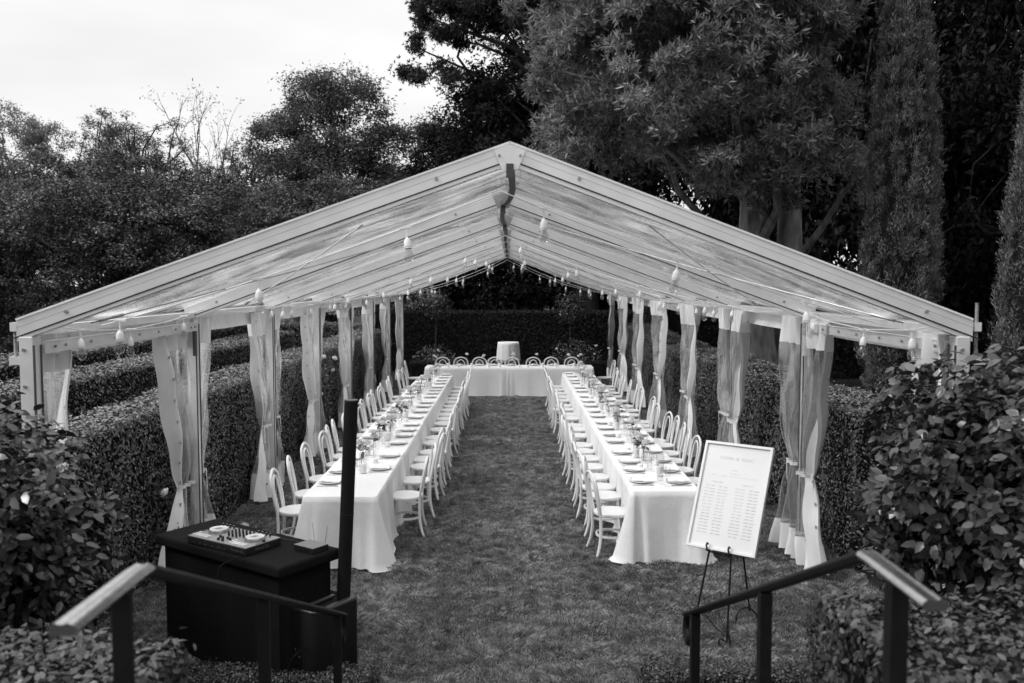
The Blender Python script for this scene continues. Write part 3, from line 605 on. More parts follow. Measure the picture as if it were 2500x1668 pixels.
# ================================================================== MARQUEE
FY = [6.0]+[9.08+2.93*i for i in range(7)]; NF = 8
WX = 3.22; EZ = 2.70; RZ = 3.885; SL = (RZ-EZ)/WX; BD = .135   # top surface of the rafters
AX = [.10, .03, .03, .02, .02, .02, .02, .02]
tent = empty('marquee', (0, FY[0], 0), 0, 'long white gabled marquee frame with clear plastic roof over the dining tables', 'marquee')
def TP(x, y, z): return (x, y-FY[0], z)     # world -> marquee
for i, y in enumerate(FY):
    big = (i == 0)
    for sx in (-1, 1):
        x0 = sx*(WX+.02); a = Vector(TP(x0, y, EZ)); b = Vector(TP(AX[i], y, RZ)); d = (b-a).normalized(); nn = Vector((-d.z*sx, 0, abs(d.x)))
        if nn.z < 0: nn = -nn
        o_ = MB(); c0 = a-nn*BD/2; c1 = b-nn*BD/2; wd = .085
        # mitred at the apex: build the side profile as a prism
        up = 1/abs(d.x)
        prof = [(a.x, a.z), (b.x, b.z), (b.x, b.z-BD*up), (a.x-0*sx, a.z-BD*up)]
        y0, y1 = a.y-wd/2, a.y+wd/2
        V = [(px, y0, pz) for px, pz in prof]+[(px, y1, pz) for px, pz in prof]
        o_.add(V, [(0, 1, 2, 3), (7, 6, 5, 4), (0, 4, 5, 1), (1, 5, 6, 2), (2, 6, 7, 3), (3, 7, 4, 0)])
        r_ = o_.build('rafter', M_alu, tent)
        k = MB()   # extruded rails standing proud along the top and bottom edge, thin groove line between
        k.bar(a+nn*.006+Vector((0, -wd/2-.003, 0)), b+nn*.006+Vector((0, -wd/2-.003, 0)), .010, .014, nn)
        k.build('edge_rail', M_white_vinyl, r_)
        k = MB(); k.bar(a-nn*(BD+.004)+Vector((0, -wd/2-.002, 0)), b-nn*(BD+.004)+Vector((0, -wd/2-.001, 0)), .010, .008, nn); k.build('rubber_edge', M_black, r_)
        if big:
            k = MB(); k.bar(a-nn*.062+Vector((0, -wd/2+.0005, 0)), b-nn*.062+Vector((0, -wd/2+.0005, 0)), .003, .002, nn); k.build('seam_line', M_seam, r_)
        for tt in ((.11, .86) if i < 4 else (.88,)):
            p = a+(b-a)*tt-nn*BD*.55; k = MB(); k.tube([(p.x, p.y-wd/2-.012, p.z), (p.x, p.y-wd/2+.002, p.z)], .013, 8); k.build('bolt', M_steel, r_)
        # post
        px = sx*(WX-.045); q = MB(); q.box(TP(px, y, (EZ-.11)/2), (.095, .105, EZ-.11)); po = bevel(q.build('post', M_alu, tent), .006)
        q = MB(); q.box(TP(px-sx*.05, y-.045, 1.28), (.012, .012, 2.5)); q.box(TP(px-sx*.05, y+.045, 1.28), (.012, .012, 2.5)); q.build('rail_channel', M_alud, po)
        q = MB(); q.box(TP(px, y, .008), (.22, .2, .016)); q.build('base_plate', M_steel, po)
        if i < 2:
            for z in ((2.50, 2.25, 1.98) if i == 0 else (1.96,)):
                q = MB(); q.tube([TP(px-.01, y-.068, z), TP(px-.01, y-.05, z)], .012 if i == 0 else .007, 8); q.build('bolt', M_steel, po)
    # apex bracket
    q = MB(); h1, h2 = .10, .175; yy = y-.05; xx = AX[i]
    V = []
    for yq in (yy-.012, yy): V += [TP(xx-.105, yq, RZ-.050), TP(xx, yq, RZ-.012), TP(xx+.105, yq, RZ-.050), TP(xx+.055, yq, RZ-.175), TP(xx-.055, yq, RZ-.175)]
    q.add(V, [(4, 3, 2, 1, 0), (5, 6, 7, 8, 9), (0, 1, 6, 5), (1, 2, 7, 6), (2, 3, 8, 7), (3, 4, 9, 8), (4, 0, 5, 9)]); ap = q.build('apex_bracket', M_alu if big else M_steel, tent)
    q = MB(); q.box(TP(xx, y-.072, RZ-.185), (.05, .02, .09)); q.build('clamp', M_alud, ap)
    for bx in (-.07, .07):
        q = MB(); q.tube([TP(xx+bx, y-.073, RZ-.085), TP(xx+bx, y-.06, RZ-.085)], .009, 8); q.build('bolt', M_steel, ap)
# ridge bars and eave rails between frames
bow = [.05, -.02, .015, 0, 0, .01, 0]
for i in range(NF-1):
    y0, y1 = FY[i], FY[i+1]; pts = []
    for k in range(9):
        t = k/8; pts.append(Vector(TP(AX[i]+(AX[i+1]-AX[i])*t+bow[i]*sin(pi*t), y0+.03+(y1-y0-.06)*t, RZ-.125-.035*sin(pi*t))))
    q = MB()
    for k in range(8): q.bar(pts[k], pts[k+1], .05, .05)
    q.build('ridge_bar', M_alud, tent)
    for sx in (-1, 1):
        q = MB(); q.box(TP(sx*(WX-.06), (y0+y1)/2, EZ-.075), (.06, y1-y0-.1, .06)); q.build('eave_rail', M_alu, tent)
        # white rain valance hanging below the eave, gently creased
        def zf(u, v):   # u along y, v down
            return 0
        nu, nv = 40, 8; U = np.linspace(0, 1, nu); Vv = np.linspace(0, 1, nv); uu, vv = np.meshgrid(U, Vv, indexing='ij')
        X = sx*(WX-.005+.045*np.sin(vv*pi*.9)+.008*(vn(uu*30+i*7, vv*2)-.5)+.012*(vn(uu*9+i, vv)-.5)); Y = y0+.06+(y1-y0-.12)*uu-FY[0]; Z = EZ-.035-.225*vv-.012*np.sin(uu*pi)*vv
        Vt = np.stack([X, Y, Z], -1).reshape(-1, 3); a_ = np.arange(nu-1)[:, None]*nv+np.arange(nv-1)[None]; a_ = a_.ravel()
        link('valance', np_mesh('valance', Vt, np.stack([a_, a_+nv, a_+nv+1, a_+1], 1), True), M_white_vinyl, tent)
        # clear roof panel, sagging between the rafters with long creases
        nu, nv = 44, 56; U = np.linspace(0, 1, nu); Vv = np.linspace(0, 1, nv); uu, vv = np.meshgrid(U, Vv, indexing='ij')
        axi = AX[i]*(1-uu)+AX[i+1]*uu; X = axi*(1-vv)+sx*(WX+.06)*vv; Z0 = RZ-.022-(RZ-EZ)*vv*(1.006)
        sag = -.035*np.sin(pi*uu)*(1-.3*vv)-.008*np.sin(uu*pi)*np.sin(vv*9+i)
        crease = (vn(uu*7+i*5+(sx+1)*9, vv*2.2)-.5)*.022+(vn(uu*20+i*3, vv*1.8+uu*3+sx)-.5)*.009+(vn(uu*3+i, vv*14)-.5)*.006
        Z = Z0+sag+crease*np.sin(pi*uu)**.5; Y = y0+.045+(y1-y0-.09)*uu-FY[0]
        Vt = np.stack([X, Y, Z], -1).reshape(-1, 3); a_ = np.arange(nu-1)[:, None]*nv+np.arange(nv-1)[None]; a_ = a_.ravel()
        link('roof_panel', np_mesh('roof_panel', Vt, np.stack([a_, a_+nv, a_+nv+1, a_+1], 1), True), M_roof, tent)
# bolted knee beams beside the eaves in the first and fourth bay
for bi in (0, 3):
    for sx in (-1, 1):
        y0, y1 = FY[bi], FY[bi+1]; x = sx*(WX-.10); q = MB(); q.box(TP(x, (y0+y1)/2, 2.508), (.035, y1-y0-.13, .085))
        bm_ = bevel(q.build('knee_beam', M_alu, tent), .004)
        q = MB(); q.box(TP(x-sx*.02, (y0+y1)/2, 2.552), (.012, y1-y0-.13, .006)); q.build('bright_lip', M_white_vinyl, bm_)
        q = MB(); q.box(TP(x, y1-.09, 2.36), (.03, .05, .30)); q.build('bracket_leg', M_alud if sx < 0 else M_alu, bm_)
        for f in (.04, .09, .22, .36, .52, .66, .8, .94, .975):
            yy = y0+.07+(y1-y0-.14)*f; q = MB(); q.tube([TP(x-sx*.030, yy, 2.51), TP(x-sx*.017, yy, 2.51)], .011, 8); q.build('bolt', M_steel, bm_)
# threaded jack rods outside the front posts
for sx in (-1, 1):
    x = sx*(WX+.055)+(.06 if sx < 0 else 0); q = MB()
    aw = .10 if sx < 0 else .14; q.box(TP(x+sx*(aw/2-.02), FY[0]-.02, 2.425), (aw, .05, .055)); jb = q.build('jack_arm', M_alu, tent)
    q = MB(); q.box(TP(x+sx*(aw-.0185), FY[0]-.02, 2.425), (.003, .036, .040)); q.build('tube_opening', M_black, jb)
    pr = []
    for k in range(38 if sx < 0 else 60): pr += [(.0105, k*.0062), (.0135, k*.0062+.003)]
    q = MB(); rx = x-(.045 if sx < 0 else 0); q.lathe(pr, TP(rx, FY[0]-.02, 2.45), 10, True, True); q.build('threaded_rod', M_steel, jb)
    q = MB(); q.box(TP(rx, FY[0]-.02, 2.655), (.045, .05, .06)); q.build('jack_nut', M_alu, jb)
# crossed bracing wires under the roof in the first and fourth bay
def roofpt(fi, sx, t, dz=.05): return Vector(TP(AX[fi]*(1-t)+sx*WX*t, FY[fi], RZ-BD-dz-(RZ-EZ)*t))
for bi in (0, 3):
    for sx in (-1, 1):
        for (a, b) in (((bi, .30), (bi+1, .82)), ((bi+1, .14), (bi, .86))):
            p, q_ = roofpt(a[0], sx, a[1]), roofpt(b[0], sx, b[1]); q = MB(); q.tube([p, (p+q_)/2-Vector((0, 0, .015)), q_], .0055, 6); wr = q.build('brace_wire', M_cord if a[0] == bi else M_steel, tent)
            d = (q_-p).normalized(); q = MB(); q.tube([q_-d*.24, q_-d*.06], .011, 6); q.build('turnbuckle', M_steel, wr)

# ------------------------------------------------------------------ gathered clear side curtains at the posts
def curtain(side, fi, half, ztie, seed, wtop=.56, label='', wide=1., grom=True, strip=True):
    """half = -1 nearer than the post, +1 beyond it; cloth hangs from a rail along the eave"""
    r = np.random.default_rng(seed); t = empty('gathered_curtain', (side*3.20-.05, FY[fi]+half*.05, 0), 0, label, 'curtain', 'clear plastic curtains gathered at the posts')
    ph = r.uniform(0, 6.3, 6); npl = 5 if wide < 1.05 else 6
    def pt(u, z, off=0.):      # u 0 at the post .. 1 outer edge; local coordinates
        zt = ztie
        if z >= zt:
            s = (z-zt)/(2.58-zt); w0 = .05+.0*s; wd = (.27+(wtop-.27)*min(s*1.1, 1)**.7)*wide; edge = 0
        else:
            s = (zt-z)/zt; wd = (.27+.30*s**.75)*wide
        pin = math.exp(-((z-zt)/.16)**2)
        y = (-.06*pin*0+wd*u)*half + .03*sin(z*2.1+ph[0])*(1-pin)*half
        amp = (.066*(1-.42*pin))*(1 if z >= zt else 1+.5*(zt-z))
        x = amp*sin(u*npl*pi+ph[1]+.6*sin(z*1.7+ph[2]))+.02*sin(u*13+z*3+ph[3])+.012*sin(z*9+u*7+ph[4])*(.4+.6*(1-pin))
        if z < zt: x *= (.8+.5*(zt-z)/zt)
        nx = side*.0
        return (x-side*.02-side*off, y, z)
    def sheet(name, u0, u1, z0, z1, m, nu=30, nz=44, off=0., thick=0, parent=t, zfun=None):
        V = []; F = []
        for a in range(nu+1):
            for b in range(nz+1):
                u = u0+(u1-u0)*a/nu; z = z0+(z1-z0)*b/nz
                if zfun: z = zfun(u, z)
                V.append(pt(u, z, off))
        for a in range(nu):
            for b in range(nz): i0 = a*(nz+1)+b; F.append((i0, i0+nz+1, i0+nz+2, i0+1))
        return link(name, np_mesh(name, V, F, True), m, parent)
    hem = r.uniform(.36, .44); hz = 2.56-r.uniform(.24, .32)
    sheet('clear_panel', 0, 1, hem, hz, M_clear)
    sheet('hem_band', 0, 1, .09, hem+.004, M_white_vinyl, nz=8)
    sheet('header_band', 0, 1, hz-.004, 2.60, M_white_vinyl, nz=8)
    if strip:
        sb_ = sheet('side_band', .80, 1.03, .10, 2.57, M_white_vinyl, nu=6, off=.006)
        if grom:
            for k in range(11):
                z = 2.46-k*.215
                p = Vector(pt(.915, z, .014)); q = MB(); q.tube([p+Vector((.004*side, 0, 0)), p-Vector((.006*side, 0, 0))], .016, 8); q.build('grommet', M_steel, sb_)
    # tie strap: a band round the gathered cloth and a hanging tail
    pts = [Vector(pt(u/12, ztie))+Vector((-side*.03, 0, .0)) for u in range(13)]; V = []; F = []
    for p in pts: V += [(p.x, p.y, ztie-.018), (p.x, p.y, ztie+.018)]
    for k in range(12): F.append((2*k, 2*k+2, 2*k+3, 2*k+1))
    q = MB(); q.add(V, F); e = pts[-1]
    q.add([(e.x, e.y, ztie+.015), (e.x, e.y+half*.022, ztie+.015), (e.x+.01, e.y+half*.018, ztie-.22), (e.x+.01, e.y-half*.004, ztie-.22)], [(0, 1, 2, 3)])
    q.build('tie_strap', M_white_vinyl, t)
    return t
sn = {-1: 'left', 1: 'right'}
for side in (-1, 1):
    for fi in range(NF):
        zt = [1.0, .95, 1.05, .98, .96, .95, .95, 1.0][fi]+(.06 if side > 0 else 0)+rnd.uniform(-.06, .06)
        for half in (-1, 1):
            if fi == 0 and half < 0: continue
            if fi == 7 and half > 0: continue
            hw = {-1: 'near', 1: 'far'}[half]
            curtain(side, fi, half, zt+(.05 if half > 0 else 0), fi*10+half+side*100+400, wtop=.72 if half < 0 else .58,
                    label='clear curtain gathered on the %s side of the %s %s post' % (hw, ORD[fi], sn[side]), strip=(half < 0) or fi == 0, grom=fi < 5 and half < 0 or fi == 0)

# ------------------------------------------------------------------ festoon lights
def make_drop():
    s = MB(); s.tube([(0, 0, .0), (0, 0, -.055)], .0045, 6); s.lathe([(.0045, -.05), (.011, -.058), (.019, -.072), (.020, -.108), (.016, -.110)], seg=12, cap1=False)
    s.lathe([(.021, -.092), (.022, -.096), (.021, -.100)], seg=12); s.bar((-.03, 0, 0), (.03, 0, 0), .012, .010)
    b = MB(); b.lathe([(.014, -.108), (.016, -.118), (.025, -.140), (.027, -.156), (.021, -.172), (.010, -.181), (.001, -.184)], seg=12)
    f = MB()
    for a in range(4): f.tube([(.006*cos(a*pi/2), .006*sin(a*pi/2), -.110), (.010*cos(a*pi/2), .010*sin(a*pi/2), -.160)], .0012, 4)
    return s.mesh('socket', True), b.mesh('bulb', True), f.mesh('filament')
D_S, D_B, D_F = make_drop(); D_S.materials.append(M_socket); D_B.materials.append(M_bulb); D_F.materials.append(M_filament)
def festoon(label, path, bulbs, scale=1.):
    """path: world points; bulbs: indices (floats) along the path where a bulb hangs"""
    t = empty('string_light', path[0], 0, label, 'string light', 'festoon light strings under the marquee roof'); o0 = Vector(path[0])
    P = [Vector(p)-o0 for p in path]; mb = MB(); mb.tube(P, .0045*scale, 6); mb.build('cable', M_cord, t, True)
    for b in bulbs:
        i = min(int(b), len(P)-2); p = P[i].lerp(P[i+1], b-i); s = link('socket', D_S, None, t, p); s.scale = (scale*1.25,)*3; s.rotation_euler = (rnd.uniform(-.12, .12), rnd.uniform(-.12, .12), rnd.uniform(0, .4))
        bb = link('bulb', D_B, None, s); link('filament', D_F, None, bb)
def cross_string(label, y, yl, yr, sag, xb):
    """from the left eave up to the ridge and down to the right eave"""
    path = []; n = 20
    for k in range(n+1):
        t = k/n; x = -WX+.12+(WX-.12+.03)*t; z = 2.62+(RZ-BD-.10-2.62)*t-sag*4*t*(1-t); path.append((x, yl+(y-yl)*t, z))
    for k in range(1, n+1):
        t = 1-k/n; x = .03+(WX-.12-.03)*(1-t); z = 2.62+(RZ-BD-.10-2.62)*t-sag*4*t*(1-t); path.append((x, yr+(y-yr)*t, z))
    bl = [min(max((x+WX-.12)/(2*(WX-.12))*2*n, 0), 2*n-.01) for x in xb]; festoon(label, path, bl, 1.2 if y < 8 else 1.08)
cross_string('light string crossing just inside the front frame, with the biggest bulbs', 6.75, 6.9, 7.1, .05, [-2.95, -1.86, -.72, .33, 1.40, 2.46])
for j, (y, yl, yr, sg) in enumerate([(13.0, 11.6, 10.6, .14), (14.9, 14.9, 14.5, .12), (17.8, 17.5, 17.6, .14), (20.6, 20.0, 20.6, .15), (23.6, 22.6, 23.4, .16), (26.4, 26.0, 26.4, .16)]):
    off = rnd.uniform(-.2, .2)
    cross_string('%s light string across the roof, counted from the front' % ORD[j+1], y, yl, yr, sg, [x+off for x in (-2.75, -1.95, -1.15, -.4, .38, 1.15, 1.95, 2.7)])
for side in (-1, 1):
    x = side*3.06; pth = []; ys = [FY[0]+.05, 6.55, 7.35, 8.2, FY[1]-.05]; zs = [2.66, 2.60, 2.565, 2.60, 2.68]
    for k in range(25):
        y = ys[0]+(ys[-1]-ys[0])*k/24; pth.append((x, y, float(np.interp(y, ys, zs))))
    festoon('short light string along the %s eave in the first bay' % sn[side], pth, [3.4, 10.4, 20.0])
    pth = []; ys = [FY[1]-.05, 10.6, FY[2], 13.5, FY[3], 16.5, FY[4]]; zs = [2.68, 2.60, 2.66, 2.59, 2.65, 2.59, 2.64]
    for k in range(49):
        y = ys[0]+(ys[-1]-ys[0])*k/48; pth.append((x, y, float(np.interp(y, ys, zs))))
    festoon('long light string along the %s eave beyond the second post' % sn[side], pth, [14.5, 20.5, 27, 35, 43])
# ================================================================== TABLES UNDER WHITE CLOTHS
def tablecloth(label, x0, x1, y0, y1, h=.76, open0=False, open1=False, seed=0, group='white cloths on the dining tables', axis='y', dz=0., amp=.022):
    """open0/open1: the near/far end (or left/right when axis='x') meets a neighbouring cloth and hangs straight"""
    r = np.random.default_rng(seed); cx, cy = (x0+x1)/2, (y0+y1)/2; hx, hy = (x1-x0)/2, (y1-y0)/2; rc = .035
    per = []   # perimeter points: (x, y, outward nx, ny, free)
    def seg(a, b, n, nx, ny, free):
        for k in range(n):
            t = (k+.5)/n; per.append((a[0]+(b[0]-a[0])*t, a[1]+(b[1]-a[1])*t, nx, ny, free))
    def arc(c, a0, f):
        for k in range(9):
            a = a0+pi/2*(k+.5)/9; per.append((c[0]+rc*cos(a), c[1]+rc*sin(a), cos(a), sin(a), f))
    f0 = 0. if open0 else 1.; f1 = 0. if open1 else 1.
    ny_ = max(int(2*hy/.035), 12); nx_ = max(int(2*hx/.035), 12)
    if axis == 'y': fr = dict(s=f0, n=f1, e=1., w=1.)
    else: fr = dict(s=1., n=1., w=f0, e=f1)
    seg((-hx+rc, -hy), (hx-rc, -hy), nx_, 0, -1, fr['s']); arc((hx-rc, -hy+rc), -pi/2, min(fr['s'], fr['e']))
    seg((hx, -hy+rc), (hx, hy-rc), ny_, 1, 0, fr['e']); arc((hx-rc, hy-rc), 0, min(fr['n'], fr['e']))
    seg((hx-rc, hy), (-hx+rc, hy), nx_, 0, 1, fr['n']); arc((-hx+rc, hy-rc), pi/2, min(fr['n'], fr['w']))
    seg((-hx, hy-rc), (-hx, -hy+rc), ny_, -1, 0, fr['w']); arc((-hx+rc, -hy+rc), pi, min(fr['s'], fr['w']))
    A = np.array(per); n = len(A); s = np.concatenate([[0], np.cumsum(np.hypot(*np.diff(A[:, :2], axis=0).T))]); L = s[-1]
    ph = r.uniform(0, 6.28, 6); nr = 15; V = []; F = []
    # distance to nearest corner drives big folds
    cor = [(-hx, -hy), (hx, -hy), (hx, hy), (-hx, hy)]; dc = np.min([np.hypot(A[:, 0]-c[0], A[:, 1]-c[1]) for c in cor], axis=0); cf = np.exp(-(dc/.16)**2)
    cfree = cf*A[:, 4]
    fold = (np.sin(2*pi*s/.55+ph[0]+1.3*np.sin(s*1.1+ph[1]))*.6+np.sin(2*pi*s/.21+ph[2]+1.1*np.sin(s*2.3+ph[3]))*.28*(.35+cf*1.6)+(vn(s*2.2+seed*7, s*0+seed)-.5)*1.6)
    for j in range(nr+1):
        t = j/nr; drop = 0 if j == 0 else (h-.008)*(t**.9)
        rd = .008*min(t*6, 1)
        out_ = rd+A[:, 4]*(.012*t+.035*t*t+amp*fold*(t**.9)*1.2)+cfree*(.055*t+.035*np.sin(dc*48+ph[5])*t)
        out_ = out_+(1-A[:, 4])*(.001*t)
        ripple = .012*A[:, 4]*np.sin(s*23+ph[4])*max(t-.8, 0)*5
        X = A[:, 0]+A[:, 2]*out_; Y = A[:, 1]+A[:, 3]*out_; Z = np.full(n, h-drop-(0 if j == 0 else .0))
        if j == nr: X = X+A[:, 2]*(.014+.03*(vn(s*4, s*0+seed+3)-.3))*A[:, 4]; Z = Z+.004+.014*vn(s*5, s*0+seed+8)
        if j == nr-1: X = X+A[:, 2]*ripple*.4
        V.append(np.stack([X, Y, Z+dz], 1))
    V = np.concatenate(V)
    quads = []
    for j in range(nr):
        for k in range(n): k2 = (k+1) % n; quads.append((j*n+k, (j+1)*n+k, (j+1)*n+k2, j*n+k2))
    me = bpy.data.meshes.new('tablecloth'); me.from_pydata([tuple(v) for v in V], [], [tuple(range(n))]+quads); me.update()
    me.polygons.foreach_set('use_smooth', np.array([False]+[True]*len(quads)))
    o = link('tablecloth', me, M_cloth, None, (cx, cy, 0)); return tag(o, label, 'tablecloth', group)
LX0, LX1, LY0, LN = -2.035, -1.275, 8.93, 5; LS = (21.05-8.93)/5
RX0, RX1, RY0 = 1.385, 2.115, 9.17; RS = (21.5-9.17)/5
for k in range(5):
    tablecloth('white floor-length cloth on the left long table, %s from the near end' % ORD[k], LX0-(.006 if k % 2 else 0), LX1+(.006 if k % 2 else 0), LY0+k*LS-(.04 if k else 0), LY0+(k+1)*LS, open0=k > 0, open1=k < 4, seed=11+k, dz=-.0025*(k % 2), amp=.055 if k == 0 else .03)
    tablecloth('white floor-length cloth on the right long table, %s from the near end' % ORD[k], RX0-(.006 if k % 2 else 0), RX1+(.006 if k % 2 else 0), RY0+k*RS-(.04 if k else 0), RY0+(k+1)*RS, open0=k > 0, open1=k < 4, seed=31+k, dz=-.0025*(k % 2), amp=.06 if k == 0 else .03)
HX0, HX1, HY0, HY1 = -2.12, 2.28, 22.85, 23.62
tablecloth('white cloth on the left half of the head table', HX0, .02, HY0, HY1, open1=True, seed=51, axis='x', amp=.018)
tablecloth('white cloth on the right half of the head table', -.02, HX1, HY0+.004, HY1+.004, open0=True, seed=52, axis='x', dz=-.0025, amp=.018)
# tall round cocktail table draped to the ground
V = []; F = []; n = 96; nr = 16
for j in range(nr+1):
    t = j/nr
    for k in range(n):
        a = 2*pi*k/n; f = sin(a*11+.8*sin(a*3))*.5+sin(a*17+2)*.25; r = .335+.006*min(t*8, 1)+.085*t+.028*f*t**.6; V.append((r*cos(a), r*sin(a), 1.08-(1.07*t if j else 0)))
for j in range(nr):
    for k in range(n): k2 = (k+1) % n; F.append((j*n+k, (j+1)*n+k, (j+1)*n+k2, j*n+k2))
me = bpy.data.meshes.new('tablecloth'); me.from_pydata(V, [], [tuple(range(n))]+F); me.polygons.foreach_set('use_smooth', np.array([False]+[True]*len(F)))
o = link('tablecloth', me, M_cloth, None, (.05, 28.0, 0)); tag(o, 'pleated white cloth over the tall round table behind the head table', 'tablecloth')

# ------------------------------------------------------------------ bentwood chairs (front = +x)
ch0 = empty('bentwood_chair', (0, 0, 0))
q = MB(); q.lathe([(.001, .462), (.10, .460), (.17, .462), (.193, .465), (.203, .462), (.207, .452), (.206, .436), (.200, .428), (.15, .428), (.001, .428)], seg=36); q.build('seat', M_chair, ch0, True)
HB = [(-.180, -.168, .40), (-.184, -.174, .47), (-.205, -.194, .60), (-.232, -.196, .74), (-.252, -.150, .85), (-.262, 0, .905), (-.252, .150, .85), (-.232, .196, .74), (-.205, .194, .60), (-.184, .174, .47), (-.180, .168, .40)]
q = MB(); q.tube(spline(HB, 5), .0158, 10); q.build('back_hoop', M_chair, ch0, True)
HI = [(-.176, -.098, .440), (-.196, -.108, .55), (-.222, -.110, .68), (-.240, -.078, .79), (-.247, 0, .838), (-.240, .078, .79), (-.222, .110, .68), (-.196, .108, .55), (-.176, .098, .440)]
q = MB(); q.tube(spline(HI, 5), .0125, 8); q.build('inner_hoop', M_chair, ch0, True)
for sy in (-1, 1):
    q = MB(); q.tube(spline([(-.180, sy*.168, .41), (-.178, sy*.168, .26), (-.195, sy*.180, .12), (-.232, sy*.205, .0)], 4), [.0172]*5+[.0172, .017, .0165, .016, .0155, .015, .0145, .014], 10); q.build('leg', M_chair, ch0, True)
    q = MB(); q.tube(spline([(.140, sy*.120, .43), (.150, sy*.135, .28), (.165, sy*.150, .13), (.190, sy*.175, .0)], 4), [.021, .021, .0205, .020, .0195, .019, .0185, .018, .017, .0165, .0155, .0145, .0135], 10); q.build('leg', M_chair, ch0, True)
q = MB(); ring = [(.168*cos(2*pi*k/32)-.008, .168*sin(2*pi*k/32), .205) for k in range(32)]
for k in range(32):
    a, b = Vector(ring[k]), Vector(ring[(k+1) % 32]); q.bar(a, b, .014, .024)
q.build('stretcher', M_chair, ch0)
CH = {'LA': [10.27, 11.07, 11.91, 12.41, 12.92, 13.70, 14.14, 14.94, 15.61, 16.13, 16.69, 17.27, 17.81, 18.42, 19.03, 19.62, 20.3, 21.0],
      'LH': [9.60, 10.36, 11.17, 12.05, 12.62, 13.15, 13.73, 14.35, 14.9, 15.45, 16.25, 16.8, 17.4, 17.95, 18.55, 19.28, 20.05, 20.6, 21.2],
      'RA': [9.52, 10.26, 10.69, 11.25, 11.9, 12.48, 13.0, 13.5, 14.36, 14.98, 15.37, 16.22, 16.68, 17.38, 17.9, 18.7, 19.3, 19.9, 20.6, 21.25],
      'RH': [9.62, 10.3, 11.0, 11.68, 12.28, 12.84, 13.48, 13.86, 14.84, 15.31, 15.76, 16.6, 17.2, 17.8, 18.58, 19.3, 19.98, 20.6, 21.2]}
PL = {'LA': [10.28, 11.05, 11.94, 12.52, 13.02, 13.52, 14.25, 14.89, 15.53, 16.06, 16.83, 17.4, 17.91, 18.42, 19.14, 19.72, 20.36, 20.95],
      'LH': [9.57, 10.13, 10.9, 11.7, 12.4, 13.0, 13.6, 14.2, 14.9, 15.5, 16.2, 16.8, 17.4, 18.0, 18.6, 19.3, 20.0, 20.6],
      'RA': [9.61, 10.21, 10.67, 11.27, 12.06, 12.61, 13.16, 13.71, 14.37, 14.94, 15.59, 16.22, 16.9, 17.73, 18.36, 19.23, 19.76, 20.59, 21.31],
      'RH': [9.58, 10.18, 10.75, 11.35, 12.0, 12.6, 13.2, 13.8, 14.4, 15.0, 15.7, 16.3, 17.0, 17.6, 18.3, 19.0, 19.7, 20.4, 21.1]}
SIDE = {'LA': ('aisle side of the left long table', -1.09, pi), 'LH': ('hedge side of the left long table', -2.27, 0.), 'RA': ('aisle side of the right long table', 1.21, 0.), 'RH': ('hedge side of the right long table', 2.40, pi)}
used = [False]
def place_chair(x, y, rz, label, group):
    o = ch0 if not used[0] else copy_tree(ch0); used[0] = True
    o.location = (x, y, 0); o.rotation_euler = (0, 0, rz); return tag(o, label, 'chair', group)
for k, ys in CH.items():
    nm, x, rz = SIDE[k]
    for i, y in enumerate(ys):
        place_chair(x+rnd.uniform(-.045, .045), y, rz+rnd.uniform(-.20, .20), 'white bentwood chair, %s from the near end, %s' % (ORD[i], nm), 'bentwood chairs along the dining tables')
hxs = [-1.77, -1.26, -.74, -.33, .13, .72, 1.24, 1.78]
for i, x in enumerate(hxs):
    place_chair(x, 24.05+rnd.uniform(-.04, .04), -pi/2+rnd.uniform(-.12, .12), 'white bentwood chair behind the head table, %s from the left' % ORD[i], 'bentwood chairs along the dining tables')
place_chair(-2.42, 23.2, .05, 'white bentwood chair at the left end of the head table', 'bentwood chairs along the dining tables')
place_chair(2.62, 23.3, pi+.1, 'white bentwood chair at the right end of the head table', 'bentwood chairs along the dining tables')

# ------------------------------------------------------------------ place settings
def shared(mb, name, m, smooth=True): me = mb.mesh(name, smooth); me.materials.append(m); return me
q = MB(); q.lathe([(.001, .006), (.085, .006), (.098, .010), (.132, .019), (.136, .021), (.135, .017), (.10, .005), (.09, .001), (.001, .001)], seg=40); ME_PLATE = shared(q, 'dinner_plate', M_plate)
def napkin_mesh(seed):
    r = np.random.default_rng(seed); V = []; F = []; n = 12
    for a in range(n+1):
        for b in range(n+1):
            u, v = a/n*2-1, b/n*2-1; w_ = .052+.010*sin(u*3+r.random()); x = .118*u; y = w_*v*1.0+.006*sin(u*7+seed)
            z = .026+.010*cos(v*pi/2)+.006*float(vn(u*2.5+seed, v*2.5+seed))-.006*abs(u)**3; V.append((x, y, z))
    for a in range(n):
        for b in range(n): i0 = a*(n+1)+b; F.append((i0, i0+n+1, i0+n+2, i0+1))
    m_ = MB(); m_.add(V, F)
    # folded edge so the napkin has thickness
    for sgn in (0, n):
        m_.add([(V[a*(n+1)+sgn][0], V[a*(n+1)+sgn][1]*1.02, V[a*(n+1)+sgn][2]) for a in range(n+1)]+[(V[a*(n+1)+sgn][0], V[a*(n+1)+sgn][1]*1.04, .018) for a in range(n+1)], [(a, a+1, a+n+2, a+n+1) for a in range(n)])
    return shared(m_, 'napkin', M_napkin)
ME_NAP = [napkin_mesh(s) for s in range(4)]
